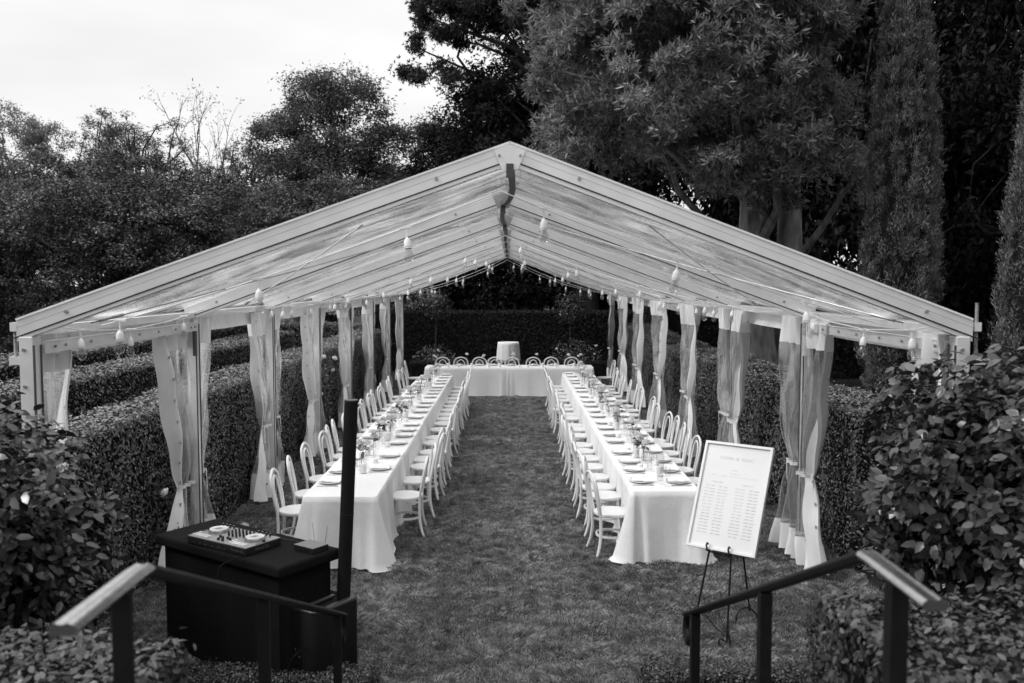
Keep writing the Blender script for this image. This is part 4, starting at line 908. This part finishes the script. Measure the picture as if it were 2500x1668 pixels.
q = MB(); q.add([(-.115, -.010, .002), (-.02, -.012, .002), (0, -.006, .002), (.115, -.007, .002), (.115, .007, .002), (0, .006, .002), (-.02, .004, .002), (-.115, .006, .002)]+[(-.11, -.007, .006), (-.02, -.009, .006), (0, -.004, .007), (.113, -.005, .008), (.113, .005, .008), (0, .004, .007), (-.02, .002, .006), (-.11, .003, .006)],
      [tuple(range(8, 16))]+[(i, (i+1) % 8, (i+1) % 8+8, i+8) for i in range(8)]); ME_KNIFE = shared(q, 'knife', M_cutlery, False)
q = MB(); q.bar((.105, 0, .006), (-.03, 0, .005), .009, .004); q.bar((-.03, 0, .005), (-.055, 0, .004), .024, .003)
for k in (-1, 0, 1): q.bar((-.055, k*.009, .004), (-.10, k*.0085, .007), .004, .003)
ME_FORK = shared(q, 'fork', M_cutlery, False)
q = MB(); q.lathe([(.034, .001), (.030, .004), (.006, .008), (.0045, .02), (.0045, .085), (.010, .095), (.030, .118), (.037, .145), (.034, .185), (.029, .215)], seg=20); ME_WINE = shared(q, 'wine_glass', M_glass)
q = MB(); q.lathe([(.001, .002), (.029, .002), (.032, .006), (.037, .10)], seg=20); ME_TUMB = shared(q, 'tumbler', M_glass)
q = MB(); q.lathe([(.001, .001), (.028, .001), (.034, .01), (.035, .055), (.028, .09), (.013, .115), (.012, .155), (.016, .165)], seg=18); ME_VASE = shared(q, 'bud_vase', M_glass)
q = MB(); q.lathe([(.001, .002), (.041, .002), (.042, .006), (.042, .24)], seg=24); ME_HURR = shared(q, 'glass_cylinder', M_glass)
q = MB(); q.lathe([(.034, .0), (.035, .004), (.035, .10), (.032, .104), (.014, .100), (.001, .098)], seg=20, cap0=True); q.tube([(0, 0, .098), (.001, 0, .112)], .0015, 5); ME_PILLAR = shared(q, 'pillar_candle', M_wax)
q = MB(); q.lathe([(.034, .0), (.035, .003), (.035, .052), (.032, .055), (.001, .052)], seg=20, cap0=True); ME_SHORT = shared(q, 'votive_candle', M_wax)
TOP = .762
def put(name, me, loc, rz, label, cat, group):
    o = link(name, me, None, None, loc); o.rotation_euler = (0, 0, rz); return tag(o, label, cat, group)
ROWX = {'LA': (LX1-.155, pi), 'LH': (LX0+.16, 0.), 'RA': (RX0+.165, 0.), 'RH': (RX1-.155, pi)}
SH = {'LA': 'aisle side of the left table', 'LH': 'hedge side of the left table', 'RA': 'aisle side of the right table', 'RH': 'hedge side of the right table'}
def setting(x, y, rz, who, wine=True):
    """who: words naming the seat. local +x points from the guest to the middle of the table"""
    c, s = cos(rz), sin(rz)
    def at(a, b, z=TOP): return (x+a*c-b*s, y+a*s+b*c, z)
    j = rnd.uniform(-.15, .15)
    put('dinner_plate', ME_PLATE, at(0, 0), 0, 'round white plate, %s' % who, 'plate', 'plates on the dining tables')
    put('napkin', ME_NAP[rnd.randrange(4)], at(rnd.uniform(-.01, .02), rnd.uniform(-.01, .01)), rz+rnd.uniform(-.2, .2)+(pi if rnd.random() < .5 else 0), 'folded napkin on the %s' % who.replace('setting', 'plate'), 'napkin', 'folded napkins on the plates')
    near = -1 if s*0+c > 0 else 1      # towards the camera is -y in the world
    put('knife', ME_KNIFE, at(-.005, near*.175), rz+rnd.uniform(-.04, .04), 'knife lying at the %s' % who, 'knife', 'knives on the dining tables')
    put('fork', ME_FORK, at(0, -near*.165), rz+rnd.uniform(-.05, .05), 'fork lying at the %s' % who, 'fork', 'forks on the dining tables')
    if wine:
        put('wine_glass', ME_WINE, at(.185+rnd.uniform(-.015, .02), near*(.10+rnd.uniform(-.03, .03))), rnd.uniform(0, 3), 'stemmed glass at the %s' % who, 'glass', 'stemmed glasses')
        put('tumbler', ME_TUMB, at(.20+rnd.uniform(-.02, .02), -near*(.05+rnd.uniform(-.03, .03))), 0, 'water tumbler at the %s' % who, 'glass', 'water tumblers')
for k in PL:
    x, rz = ROWX[k]
    for i, y in enumerate(PL[k]): setting(x+rnd.uniform(-.012, .012), y, rz, '%s setting from the near end, %s' % (ORD[i], SH[k]))
for i, x in enumerate(hxs): setting(x, HY1-.17, -pi/2, '%s setting from the left, head table' % ORD[i], wine=True)
# flowers in bud vases
LEAF_V, LEAF_F = None, None
def rose_leaf(name, P, D, N, L, W, parent):
    V, F = leaves_oval(np.array([P]), np.array([N]), [L], [W], np.array([D]), .2); return link(name, np_mesh(name, V, F, True), M_sleaf, parent)
def sprig(x, y, label, n=1, big=False, z=TOP):
    t = empty('rose_sprig', (x, y, z), 0, label, 'flower', 'white roses in bud vases')
    for i in range(n):
        a = rnd.uniform(0, 2*pi); h = rnd.uniform(.22, .31); sp = rnd.uniform(.02, .085) if n > 1 else rnd.uniform(0, .04)
        tip = (cos(a)*sp, sin(a)*sp, h); q = MB(); q.tube([(0, 0, .012), (cos(a)*.006, sin(a)*.006, .15), tip], [.0025, .0025, .0022], 5); q.build('stem', M_stem, t)
        b = link('bloom', ME_BLOOM, None, t, tip); b.rotation_euler = (rnd.uniform(-.5, .5), rnd.uniform(-.5, .5), a); s = rnd.uniform(.9, 1.25); b.scale = (s, s, s)
        for k in range(rnd.choice([0, 1, 1, 2])+(2 if big else 0)):
            a2 = rnd.uniform(0, 2*pi); zz = h*rnd.uniform(.6, .95); L = rnd.uniform(.045, .075)*(1.15 if big else 1)
            rose_leaf('leaf', (tip[0]*zz/h, tip[1]*zz/h, zz), (cos(a2), sin(a2), rnd.uniform(-.2, .5)), (rnd.uniform(-.4, .4), rnd.uniform(-.9, 0), .9), L, L*.62, t)
    put('bud_vase', ME_VASE, (x, y, z), 0, 'small glass vase of the %s' % label.replace('white rose sprig, ', '').replace('from the', 'rose sprig from the', 1), 'vase', 'small glass bud vases')
LXC, RXC = (LX0+LX1)/2, (RX0+RX1)/2
CL = {'left': (LXC, [(10.42, -.02, 2), (11.0, .03, 1), (12.15, -.06, 2), (12.42, .05, 2), (13.3, -.03, 1), (13.95, .02, 3), (14.3, -.06, 1), (15.6, 0, 3), (16.4, .04, 2), (17.5, -.03, 3), (18.0, .05, 2), (19.3, 0, 3), (20.5, .02, 3)]),
      'right': (RXC, [(10.75, .0, 3), (11.0, -.05, 2), (12.0, .05, 2), (13.2, -.02, 3), (13.6, .05, 3), (14.7, 0, 2), (15.7, -.03, 3), (16.1, .04, 3), (17.2, 0, 3), (18.4, .02, 3), (18.9, -.04, 2), (20.0, 0, 3), (20.9, .03, 3)])}
for nm, (xc, L) in CL.items():
    for i, (y, dx, n) in enumerate(L):
        sprig(xc+dx, y, 'white rose sprig, %s from the near end of the %s table' % (ORD[i], nm), n+1, big=(nm == 'right' and i == 0) or (nm == 'left' and i in (0, 2, 5)))
    for i in range(11):
        y = (9.9 if nm == 'right' else 10.05)+i*1.06; put('glass_cylinder', ME_HURR, (xc+.06*(-1)**i, y, TOP), 0, 'tall clear glass cylinder, %s from the near end of the %s table' % (ORD[i], nm), 'vase', 'tall glass cylinders')
        put('pillar_candle', ME_PILLAR, (xc+.06*(-1)**i, y, TOP+.004), 0, 'white candle inside the %s glass cylinder of the %s table' % (ORD[i], nm), 'candle', 'candles in the glass cylinders')
        for sx in (-1, 1):
            put('votive_candle', ME_SHORT, (xc+sx*.11, y+.5+sx*.1, TOP), 0, 'short candle past the %s cylinder, %s lane of the %s table' % (ORD[i], 'left' if sx < 0 else 'right', nm), 'candle', 'short candles on the long tables')
put('wine_glass', ME_WINE, (1.80, 9.38, TOP), 0, 'stemmed glass nearest to the near end of the right table', 'glass', 'stemmed glasses')
# head table: candles along the front edge, cylinders and roses
hpx = [(-1.52, 1), (-1.24, 0), (-.90, 1), (-.46, 1), (-.17, 1), (.35, 0), (.56, 0), (.96, 1), (1.30, 1), (1.78, 1), (2.0, 1)]
for i, (x, tall) in enumerate(hpx):
    put('pillar_candle' if tall else 'votive_candle', ME_PILLAR if tall else ME_SHORT, (x, HY0+.10+rnd.uniform(0, .05), TOP), 0, '%s candle from the left along the front of the head table' % ORD[i], 'candle', 'white candles on the head table')
for i, x in enumerate([-1.36, -.72, .02, 1.2, 2.05]):
    put('glass_cylinder', ME_HURR, (x, HY0+.34, TOP), 0, 'tall clear glass cylinder, %s from the left on the head table' % ORD[i], 'vase', 'tall glass cylinders')
for i, x in enumerate([-1.87, -1.05, -.6, .19, .80, 1.62, 1.93]):
    sprig(x, HY0+.36, 'white rose sprig, %s from the left on the head table' % ORD[i], 2 if i in (0, 6) else 1)

# ================================================================== DJ TABLE, CONTROLLER, LOUDSPEAKER
DJA = math.atan2(-(7.41-6.54), 2.44-1.20)          # direction of the long side
dj = empty('dj_table', (-1.965, 6.755, 0), DJA, 'black cloth-covered folding table carrying the music controller', 'table')
q = MB(); q.box((0, 0, .905), (1.50, .60, .085)); bevel(q.build('tabletop', M_blackcloth, dj), .025, 3)
# skirt with soft folds
V = []; F = []; per = []
for a, b, nx, ny in (((-.68, -.25), (.68, -.25), 0, -1), ((.68, -.25), (.68, .25), 1, 0), ((.68, .25), (-.68, .25), 0, 1), ((-.68, .25), (-.68, -.25), -1, 0)):
    for k in range(24): t = k/24; per.append((a[0]+(b[0]-a[0])*t, a[1]+(b[1]-a[1])*t, nx, ny))
for j in range(9):
    for k, (x, y, nx, ny) in enumerate(per): o_ = .012*sin(k*.9)*j/8+.006*sin(k*2.3)*j/8; V.append((x+nx*o_, y+ny*o_, .862-.855*j/8))
n = len(per)
for j in range(8):
    for k in range(n): F.append((j*n+k, (j+1)*n+k, (j+1)*n+(k+1) % n, j*n+(k+1) % n))
q = MB(); q.add(V, F); q.build('skirt', M_blackcloth, dj, True)
DT = .9475
def dloc(wx, wy):    # world -> dj local
    d = Vector((wx+1.965, wy-6.755, 0)); d.rotate(Matrix.Rotation(-DJA, 3, 'Z')); return d
cc_ = Vector((-2.024, 6.665, 0)); ca = math.atan2(6.345-6.706, -1.837+2.407); CW, CD, CHt = .66, .345, .055
ctl = empty('music_controller', (cc_.x, cc_.y, DT), ca, 'two-deck music controller with white jog wheels on the black table', 'controller')
q = MB(); q.box((0, 0, CHt/2+.004), (CW, CD, CHt)); bevel(q.build('case', M_black, ctl), .005)
q = MB(); q.box((0, 0, CHt+.0055), (CW-.008, CD-.008, .003)); q.build('faceplate', M_panel, ctl)
zf_ = CHt+.007
for sx in (-1, 1):
    jx, jy = sx*.205, .028
    q = MB(); q.lathe([(.078, 0), (.080, .004), (.074, .020), (.071, .024)], (jx, jy, zf_), 40); wh = q.build('jog_wheel', M_panel, ctl, True)
    q = MB(); q.lathe([(.071, .0235), (.069, .026), (.030, .026), (.028, .024)], (jx, jy, zf_), 40); q.build('white_platter', M_pad, wh, True)
    q = MB(); q.lathe([(.028, .0245), (.001, .0248)], (jx, jy, zf_), 30); q.build('platter_centre', M_steel, wh)
    for r_ in range(2):
        for c_ in range(4): q = MB(); q.box((sx*.205-.060+c_*.036, -.105-r_*.027, zf_+.003), (.030, .022, .006)); q.build('pad', M_pad, ctl)
    for c_ in range(3): q = MB(); q.box((sx*.205-.105+c_*.0, -.06-c_*.03, zf_+.002), (.026, .014, .004)); q.build('button', M_pad, ctl)
    for c_ in range(4): q = MB(); q.lathe([(.008, 0), (.007, .022), (.0065, .024)], (sx*.205-.09+c_*.042, .145, zf_), 10, cap1=True); k_ = q.build('knob', M_black, ctl); q = MB(); q.lathe([(.0055, .0246), (.001, .0248)], (sx*.205-.09+c_*.042, .145, zf_), 8); q.build('knob_cap', M_pad, k_)
    q = MB(); q.box((sx*.31, .0, zf_+.001), (.006, .12, .002)); q.build('slider_slot', M_black, ctl); q = MB(); q.box((sx*.31, .02, zf_+.008), (.018, .012, .014)); q.build('fader', M_black, ctl)
for r_ in range(5):
    for c_ in range(5):
        if r_ == 4 and c_ in (0, 4): continue
        x, y = -.084+c_*.042, .125-r_*.034; q = MB(); q.lathe([(.0085, 0), (.0075, .020), (.007, .022)], (x, y, zf_), 10, cap1=True); k_ = q.build('knob', M_black, ctl)
for c_ in range(4): q = MB(); q.box((-.063+c_*.042, -.075-.012*(c_ % 2), zf_+.009), (.016, .012, .018)); q.build('fader', M_black, ctl)
for c_ in range(2): q = MB(); q.box((-.02+c_*.05, -.13, zf_+.009), (.014, .016, .018)); q.build('fader', M_black, ctl)
for (tx, a0, x_, y_, z_) in (('Pioneer DJ', 0, .235, -CD/2-.0015, .024),):
    text_mesh('lettering', tx, .030, M_logo, ctl, Matrix.Translation((x_, y_, z_)) @ Matrix.Rotation(pi/2, 4, 'X'))
text_mesh('lettering', 'Pioneer DJ', .030, M_logo, ctl, Matrix.Translation((CW/2+.0015, -.02, .024)) @ Matrix.Rotation(pi/2, 4, 'Z') @ Matrix.Rotation(pi/2, 4, 'X'))
for k in range(6): q = MB(); q.tube([(-.25+k*.07, -CD/2-.004, .024), (-.25+k*.07, -CD/2+.001, .024)], .004, 6); q.build('jack_socket', M_steel, ctl)
ra = math.atan2(6.393-6.517, -1.367+1.543)
rc_ = empty('wireless_receiver', (-1.395, 6.515, DT), ra, 'small flat receiver box with two aerials on the black table', 'receiver')
q = MB(); q.box((0, 0, .022), (.205, .155, .04)); bevel(q.build('case', M_black, rc_), .003)
q = MB(); q.box((0, 0, .0438), (.207, .157, .0035)); q.build('lid', mat('lid_metal', .22, .32, .6, .1, 60), rc_)
for sx, ln in ((-.055, -.03), (.06, .02)): q = MB(); q.tube([(sx, .082, .03), (sx+ln, .090, .175)], .0022, 6); q.tube([(sx, .072, .03), (sx, .086, .03)], .006, 8); q.build('aerial', M_steel, rc_)
q = MB(); q.box((.03, -.0785, .022), (.05, .002, .02)); q.build('display', M_grille, rc_)
# cables on and behind the table
def cable(label, pts, r=.004, m=M_black): 
    o0 = Vector(pts[0]); t = MB(); t.tube(spline([Vector(p)-o0 for p in pts], 6), r, 6); o = t.build('cable', m, None, True, o0); return tag(o, label, 'cable')
cable('thin cable crossing the table from controller to receiver', [(-2.0, 6.90, DT+.012), (-1.85, 6.93, DT+.03), (-1.7, 6.80, DT+.006), (-1.55, 6.72, DT+.005), (-1.42, 6.62, DT+.012)])
cable('looped lead lying over the front edge of the black table', [(-1.86, 6.34, DT+.006), (-1.90, 6.27, DT+.010), (-1.97, 6.19, .93), (-1.99, 6.17, .85), (-2.0, 6.15, .6)], .003, M_rail)
cable('thin pale lead behind the controller', [(-2.3, 7.0, DT+.012), (-2.15, 7.05, DT+.02), (-2.0, 6.98, DT+.008), (-1.85, 6.9, DT+.006)], .003, M_alud)
# loudspeaker: rounded bass cabinet with slim column
sp = empty('column_loudspeaker', (-1.295, 6.40, 0), DJA, 'black column loudspeaker with slim tall pole in front of the left table', 'loudspeaker')
def rrect(hx, hy, r, n=8):
    P = []
    for cx_, cy_, a0 in ((hx-r, hy-r, 0), (-hx+r, hy-r, pi/2), (-hx+r, -hy+r, pi), (hx-r, -hy+r, 3*pi/2)):
        for k in range(n+1): a = a0+pi/2*k/n; P.append((cx_+r*cos(a), cy_+r*sin(a)))
    return P
def loft(secs, cap0=True, cap1=True):
    mb_ = MB(); V = []; F = []; n = len(secs[0][0])
    for P, z in secs: V += [(x, y, z) for x, y in P]
    for j in range(len(secs)-1):
        for k in range(n): F.append((j*n+k, j*n+(k+1) % n, (j+1)*n+(k+1) % n, (j+1)*n+k))
    if cap0: F.append(tuple(range(n-1, -1, -1)))
    if cap1: F.append(tuple((len(secs)-1)*n+k for k in range(n)))
    return mb_.add(V, F)
loft([(rrect(.165, .215, .06), .0), (rrect(.175, .225, .07), .02), (rrect(.175, .225, .07), .57), (rrect(.172, .222, .07), .585)]).build('cabinet', M_grille, sp, True)
loft([(rrect(.173, .223, .07), .586), (rrect(.176, .226, .07), .592), (rrect(.176, .226, .07), .604), (rrect(.168, .218, .07), .612), (rrect(.13, .175, .06), .612), (rrect(.120, .165, .055), .592), (rrect(.10, .145, .05), .575)], False, True).build('top_rim', mat('rim_plastic', .035, .35, 0, .1, 30), sp, True)
q = MB(); q.bar((-.0, -.16, .604), (.0, .12, .604), .035, .022); bevel(q.build('carry_handle', MATS['rim_plastic'], sp), .008)
for k in range(9): q = MB(); q.tube([(-.08+.04*(k % 3), -.228, .30-.05*(k//3)), (-.08+.04*(k % 3), -.222, .30-.05*(k//3))], .008, 8); q.build('socket', M_steel if k in (1, 5) else M_black, sp)
cl_ = (Matrix.Rotation(-DJA, 3, 'Z') @ (Vector((-1.150, 6.47, 0))-Vector((-1.295, 6.40, 0)))); ct_ = (Matrix.Rotation(-DJA, 3, 'Z') @ (Vector((-1.070, 6.45, 0))-Vector((-1.295, 6.40, 0))))
q = MB(); q.tube([(cl_.x, cl_.y, .595), (cl_.x*.5+ct_.x*.5, cl_.y*.5+ct_.y*.5, 1.33), (ct_.x, ct_.y, 2.085)], .051, 20); q.build('column', M_grille, sp, True)
q = MB(); q.tube([(ct_.x, ct_.y, 2.086), (ct_.x, ct_.y, 2.094)], .0515, 20); q.build('column_cap', MATS['rim_plastic'], sp, True)
q = MB(); q.tube([(cl_.x*.55+ct_.x*.45, cl_.y*.55+ct_.y*.45, 1.24), (cl_.x*.54+ct_.x*.46, cl_.y*.54+ct_.y*.46, 1.245)], .0525, 20); q.build('joint_ring', M_black, sp, True)
cable('power lead hanging from the back of the loudspeaker', [(-1.36, 6.17, .33), (-1.40, 6.10, .34), (-1.46, 6.07, .26), (-1.47, 6.08, .10), (-1.42, 6.12, .02)], .004, M_rail)

# ================================================================== SIGN BOARD ON EASEL
psi, lam = .658, .413; BW_, BH_ = .599, .908
W3 = Vector((cos(psi), -sin(psi), 0)); U3 = Vector((sin(lam)*sin(psi), sin(lam)*cos(psi), cos(lam))); N3 = W3.cross(U3).normalized()   # N3 points towards the viewer
if N3.y > 0: N3 = -N3
B0 = Vector((1.812, 7.054, .766))
bd = empty('sign_board', B0, 0, 'white framed seating chart standing on the black iron easel', 'sign')
ROT = Matrix((W3, U3, N3)).transposed().to_4x4()
bd.rotation_euler = ROT.to_euler()
q = MB(); q.box((0, BH_/2, -.011), (BW_-.02, BH_-.02, .012)); q.build('printed_sheet', M_board, bd)
q = MB()
for c, d in (((0, .011, -.004), (BW_, .022, .034)), ((0, BH_-.011, -.004), (BW_, .022, .034)), ((-BW_/2+.011, BH_/2, -.004), (.022, BH_-.044, .034)), ((BW_/2-.011, BH_/2, -.004), (.022, BH_-.044, .034))): q.box(c, d)
bevel(q.build('frame', M_frame, bd), .002)
def tx(s, size, x, y, m=M_ink, al='CENTER'): text_mesh('lettering', s, size, m, bd, Matrix.Translation((x, y, -.0045)), .0002, al)
tx('OLIVIA  &  ISAAC', .040, 0.0, .765, M_ink2)
tx('TABLE ONE', .018, -.135, .560, M_ink2); tx('TABLE TWO', .018, .135, .560, M_ink2)
def words(xc, y, wds, h, m):   # print too small to read in the photograph: fine word-shaped strokes
    q = MB(); tot = sum(wds)+.008*(len(wds)-1); x = xc-tot/2
    for wd in wds:
        k = 0
        while k < wd-.003: q.box((x+k+.0016, y+h/2, -.0046), (.0026 if rnd.random() < .7 else .0018, h*rnd.uniform(.75, 1), .0006)); k += .0048
        x += wd+.008
    q.build('print_line', m, bd)
words(0, .675, [.05], .008, M_ink2); words(0, .645, [.028, .05], .007, M_ink2); words(0, .622, [.05, .03, .06, .04, .07, .05, .06], .005, M_ink2)
for c_, xc in enumerate((-.135, .135)):
    for r_ in range(16): words(xc-.055, .525-r_*.0265, [rnd.uniform(.03, .045), rnd.uniform(.03, .05)], .0085, M_ink if r_ > 8 else M_ink2); words(xc+.06, .525-r_*.0265, [rnd.uniform(.03, .04), rnd.uniform(.03, .045)], .0085, M_ink if (c_ or r_ > 9) else M_ink2)
es = empty('easel', (1.9, 7.1, 0), 0, 'black wrought-iron easel with scroll feet holding the white board', 'easel')
def E(p): return Vector(p)-Vector((1.9, 7.1, 0))
back = -N3*.035
topj = B0+U3*.60+back+Vector((0, 0, 0))
def leg(name, foot, atboard, r=.0085):
    mb_ = MB(); mb_.tube([E(foot), E(atboard)], r, 8); return mb_.build(name, M_iron, es, True)
h1 = B0+W3*(-.105)+back; h2 = B0+W3*(.085)+back
L1 = (1.60, 7.10, 0.02); L2 = (1.855, 6.95, .05); L3 = (2.19, 7.50, .10)
for hk, ft in ((h1, L1), (h2, L2)):
    leg('leg', ft, hk); leg('upright', hk, topj)
    mb_ = MB(); c0 = hk+N3*.01-U3*.010; P = [c0, c0+N3*.052]
    for k in range(8): a = -pi/2+k*pi*1.5/8; P.append(c0+N3*(.052+.017*cos(a)*1.0)+U3*(.040+.017*sin(a)))
    mb_.tube([E(p) for p in P], .0075, 7); mb_.build('hook', M_iron, es, True)
leg('rear_leg', L3, topj)
mb_ = MB(); mb_.tube([E(h1-U3*.012), E(h2-U3*.012)], .007, 6); mb_.build('shelf_bar', M_iron, es, True)
def scroll(name, c, r0, r1, turns, dx, dz, start=0.):
    P = []; n = 26
    for k in range(n+1):
        t = k/n; a = start+turns*2*pi*t; r = r0+(r1-r0)*t; P.append(E(Vector(c)+Vector(dx)*r*cos(a)+Vector((0, 0, 1))*r*sin(a)*dz))
    mb_ = MB(); mb_.tube(P, .0062, 6); return mb_.build(name, M_iron, es, True)
P = spline([E(p) for p in ((1.855, 6.95, .16), (1.875, 6.93, .07), (1.865, 6.91, .015), (1.82, 6.92, .012), (1.785, 6.93, .05), (1.80, 6.935, .085), (1.83, 6.93, .07))], 5); mb_ = MB(); mb_.tube(P, .0085, 7); mb_.build('scroll_foot', M_iron, es, True)
P = spline([E(p) for p in ((1.61, 7.10, .14), (1.60, 7.08, .05), (1.57, 7.07, .012), (1.535, 7.08, .03), (1.54, 7.085, .07), (1.57, 7.08, .06))], 5); mb_ = MB(); mb_.tube(P, .0085, 7); mb_.build('scroll_foot', M_iron, es, True)
P = spline([E(p) for p in ((2.05, 7.42, .04), (2.07, 7.44, .11), (2.13, 7.48, .135), (2.20, 7.50, .12), (2.26, 7.53, .05), (2.275, 7.54, .01))], 5); mb_ = MB(); mb_.tube(P, .0085, 7); mb_.build('scroll_foot', M_iron, es, True)
P = spline([E(p) for p in ((1.60, 7.10, .22), (1.66, 7.08, .27), (1.70, 7.06, .24), (1.735, 7.04, .20), (1.78, 7.01, .15), (1.85, 6.955, .10))], 5); mb_ = MB(); mb_.tube(P, .007, 6); mb_.build('cross_scroll', M_iron, es, True)
scroll('cross_scroll', (1.725, 7.06, .275), .032, .008, 1.6, (1, -.3, 0), 1)
q = MB(); q.tube([E((1.76, 7.08, .245)), E((1.95, 7.25, .23)), E((2.08, 7.43, .12))], .003, 5); q.build('chain', M_iron, es, True)

# ================================================================== STAIR HANDRAILS
def handrail(x, near_y, peak_y, far_y, far_z, posts, label, side):
    t = empty('handrail', (x, peak_y, 0), 0, label, 'handrail')
    prof = [(-.030, -.010), (-.035, .0), (-.031, .009), (-.019, .0155), (-.009, .0125), (.004, .0125), (.012, .0165), (.030, .008), (.035, .0), (.030, -.010), (.018, -.015), (-.018, -.015)]
    def sweep(pts, name):
        V = []; F = []; n = len(prof)
        for i, p in enumerate(pts):
            d = (Vector(pts[min(i+1, len(pts)-1)])-Vector(pts[max(i-1, 0)])).normalized(); u = Vector((1, 0, 0)).cross(d)
            if u.z < 0: u = -u
            for a, b in prof: V.append(Vector(p)+Vector((1, 0, 0))*a+u*b-Vector((x, peak_y, 0)))
        for i in range(len(pts)-1):
            for k in range(n): F.append((i*n+k, i*n+(k+1) % n, (i+1)*n+(k+1) % n, (i+1)*n+k))
        F.append(tuple(range(n))); F.append(tuple((len(pts)-1)*n+k for k in range(n-1, -1, -1)))
        q = MB(); q.add(V, F); return q.build(name, M_rail, t, True)
    z0 = 2.15; pts = [(x, near_y, z0), (x, peak_y-.06, z0), (x, peak_y, z0-.003), (x, peak_y+.06, z0-.03), (x, far_y, far_z)]
    sweep(pts[:3], 'level_rail').data.materials[0] = M_rail_top
    sweep(pts[2:], 'sloping_rail')
    e = Vector((x, far_y, far_z)); d = (Vector(pts[4])-Vector(pts[3])).normalized()
    c = [e, e+Vector((0, .04, -.03)), e+Vector((0, .05, -.10)), e+Vector((0, .02, -.15)), e+Vector((0, -.03, -.16)), e+Vector((0, -.05, -.12)), e+Vector((0, -.02, -.09))]
    q = MB(); q.tube([Vector(p)-Vector((x, peak_y, 0)) for p in spline(c, 4)], .021, 10); q.build('scroll_end', M_rail, t, True)
    for y in posts:
        zt = z0 if y < peak_y else z0-.03+(far_z-z0+.03)*(y-peak_y-.06)/(far_y-peak_y-.06); zb = 1.2 if y < 2.4 else max(1.2-.2*(int((y-2.4)/.42)+1), 0)
        q = MB(); q.box((0, y-peak_y, (zt+zb)/2-.008), (.050, .026 if side < 0 else .05, zt-zb-.010)); bevel(q.build('post', M_rail, t), .003)
handrail(-.935, 1.99, 2.44, 5.32, .905, (2.30, 3.62, 5.15), 'black handrail left of the stairs with bright reflecting top end', -1)
handrail(1.16, 2.14, 2.56, 5.12, .985, (2.36, 3.58, 4.92), 'black handrail right of the stairs', 1)
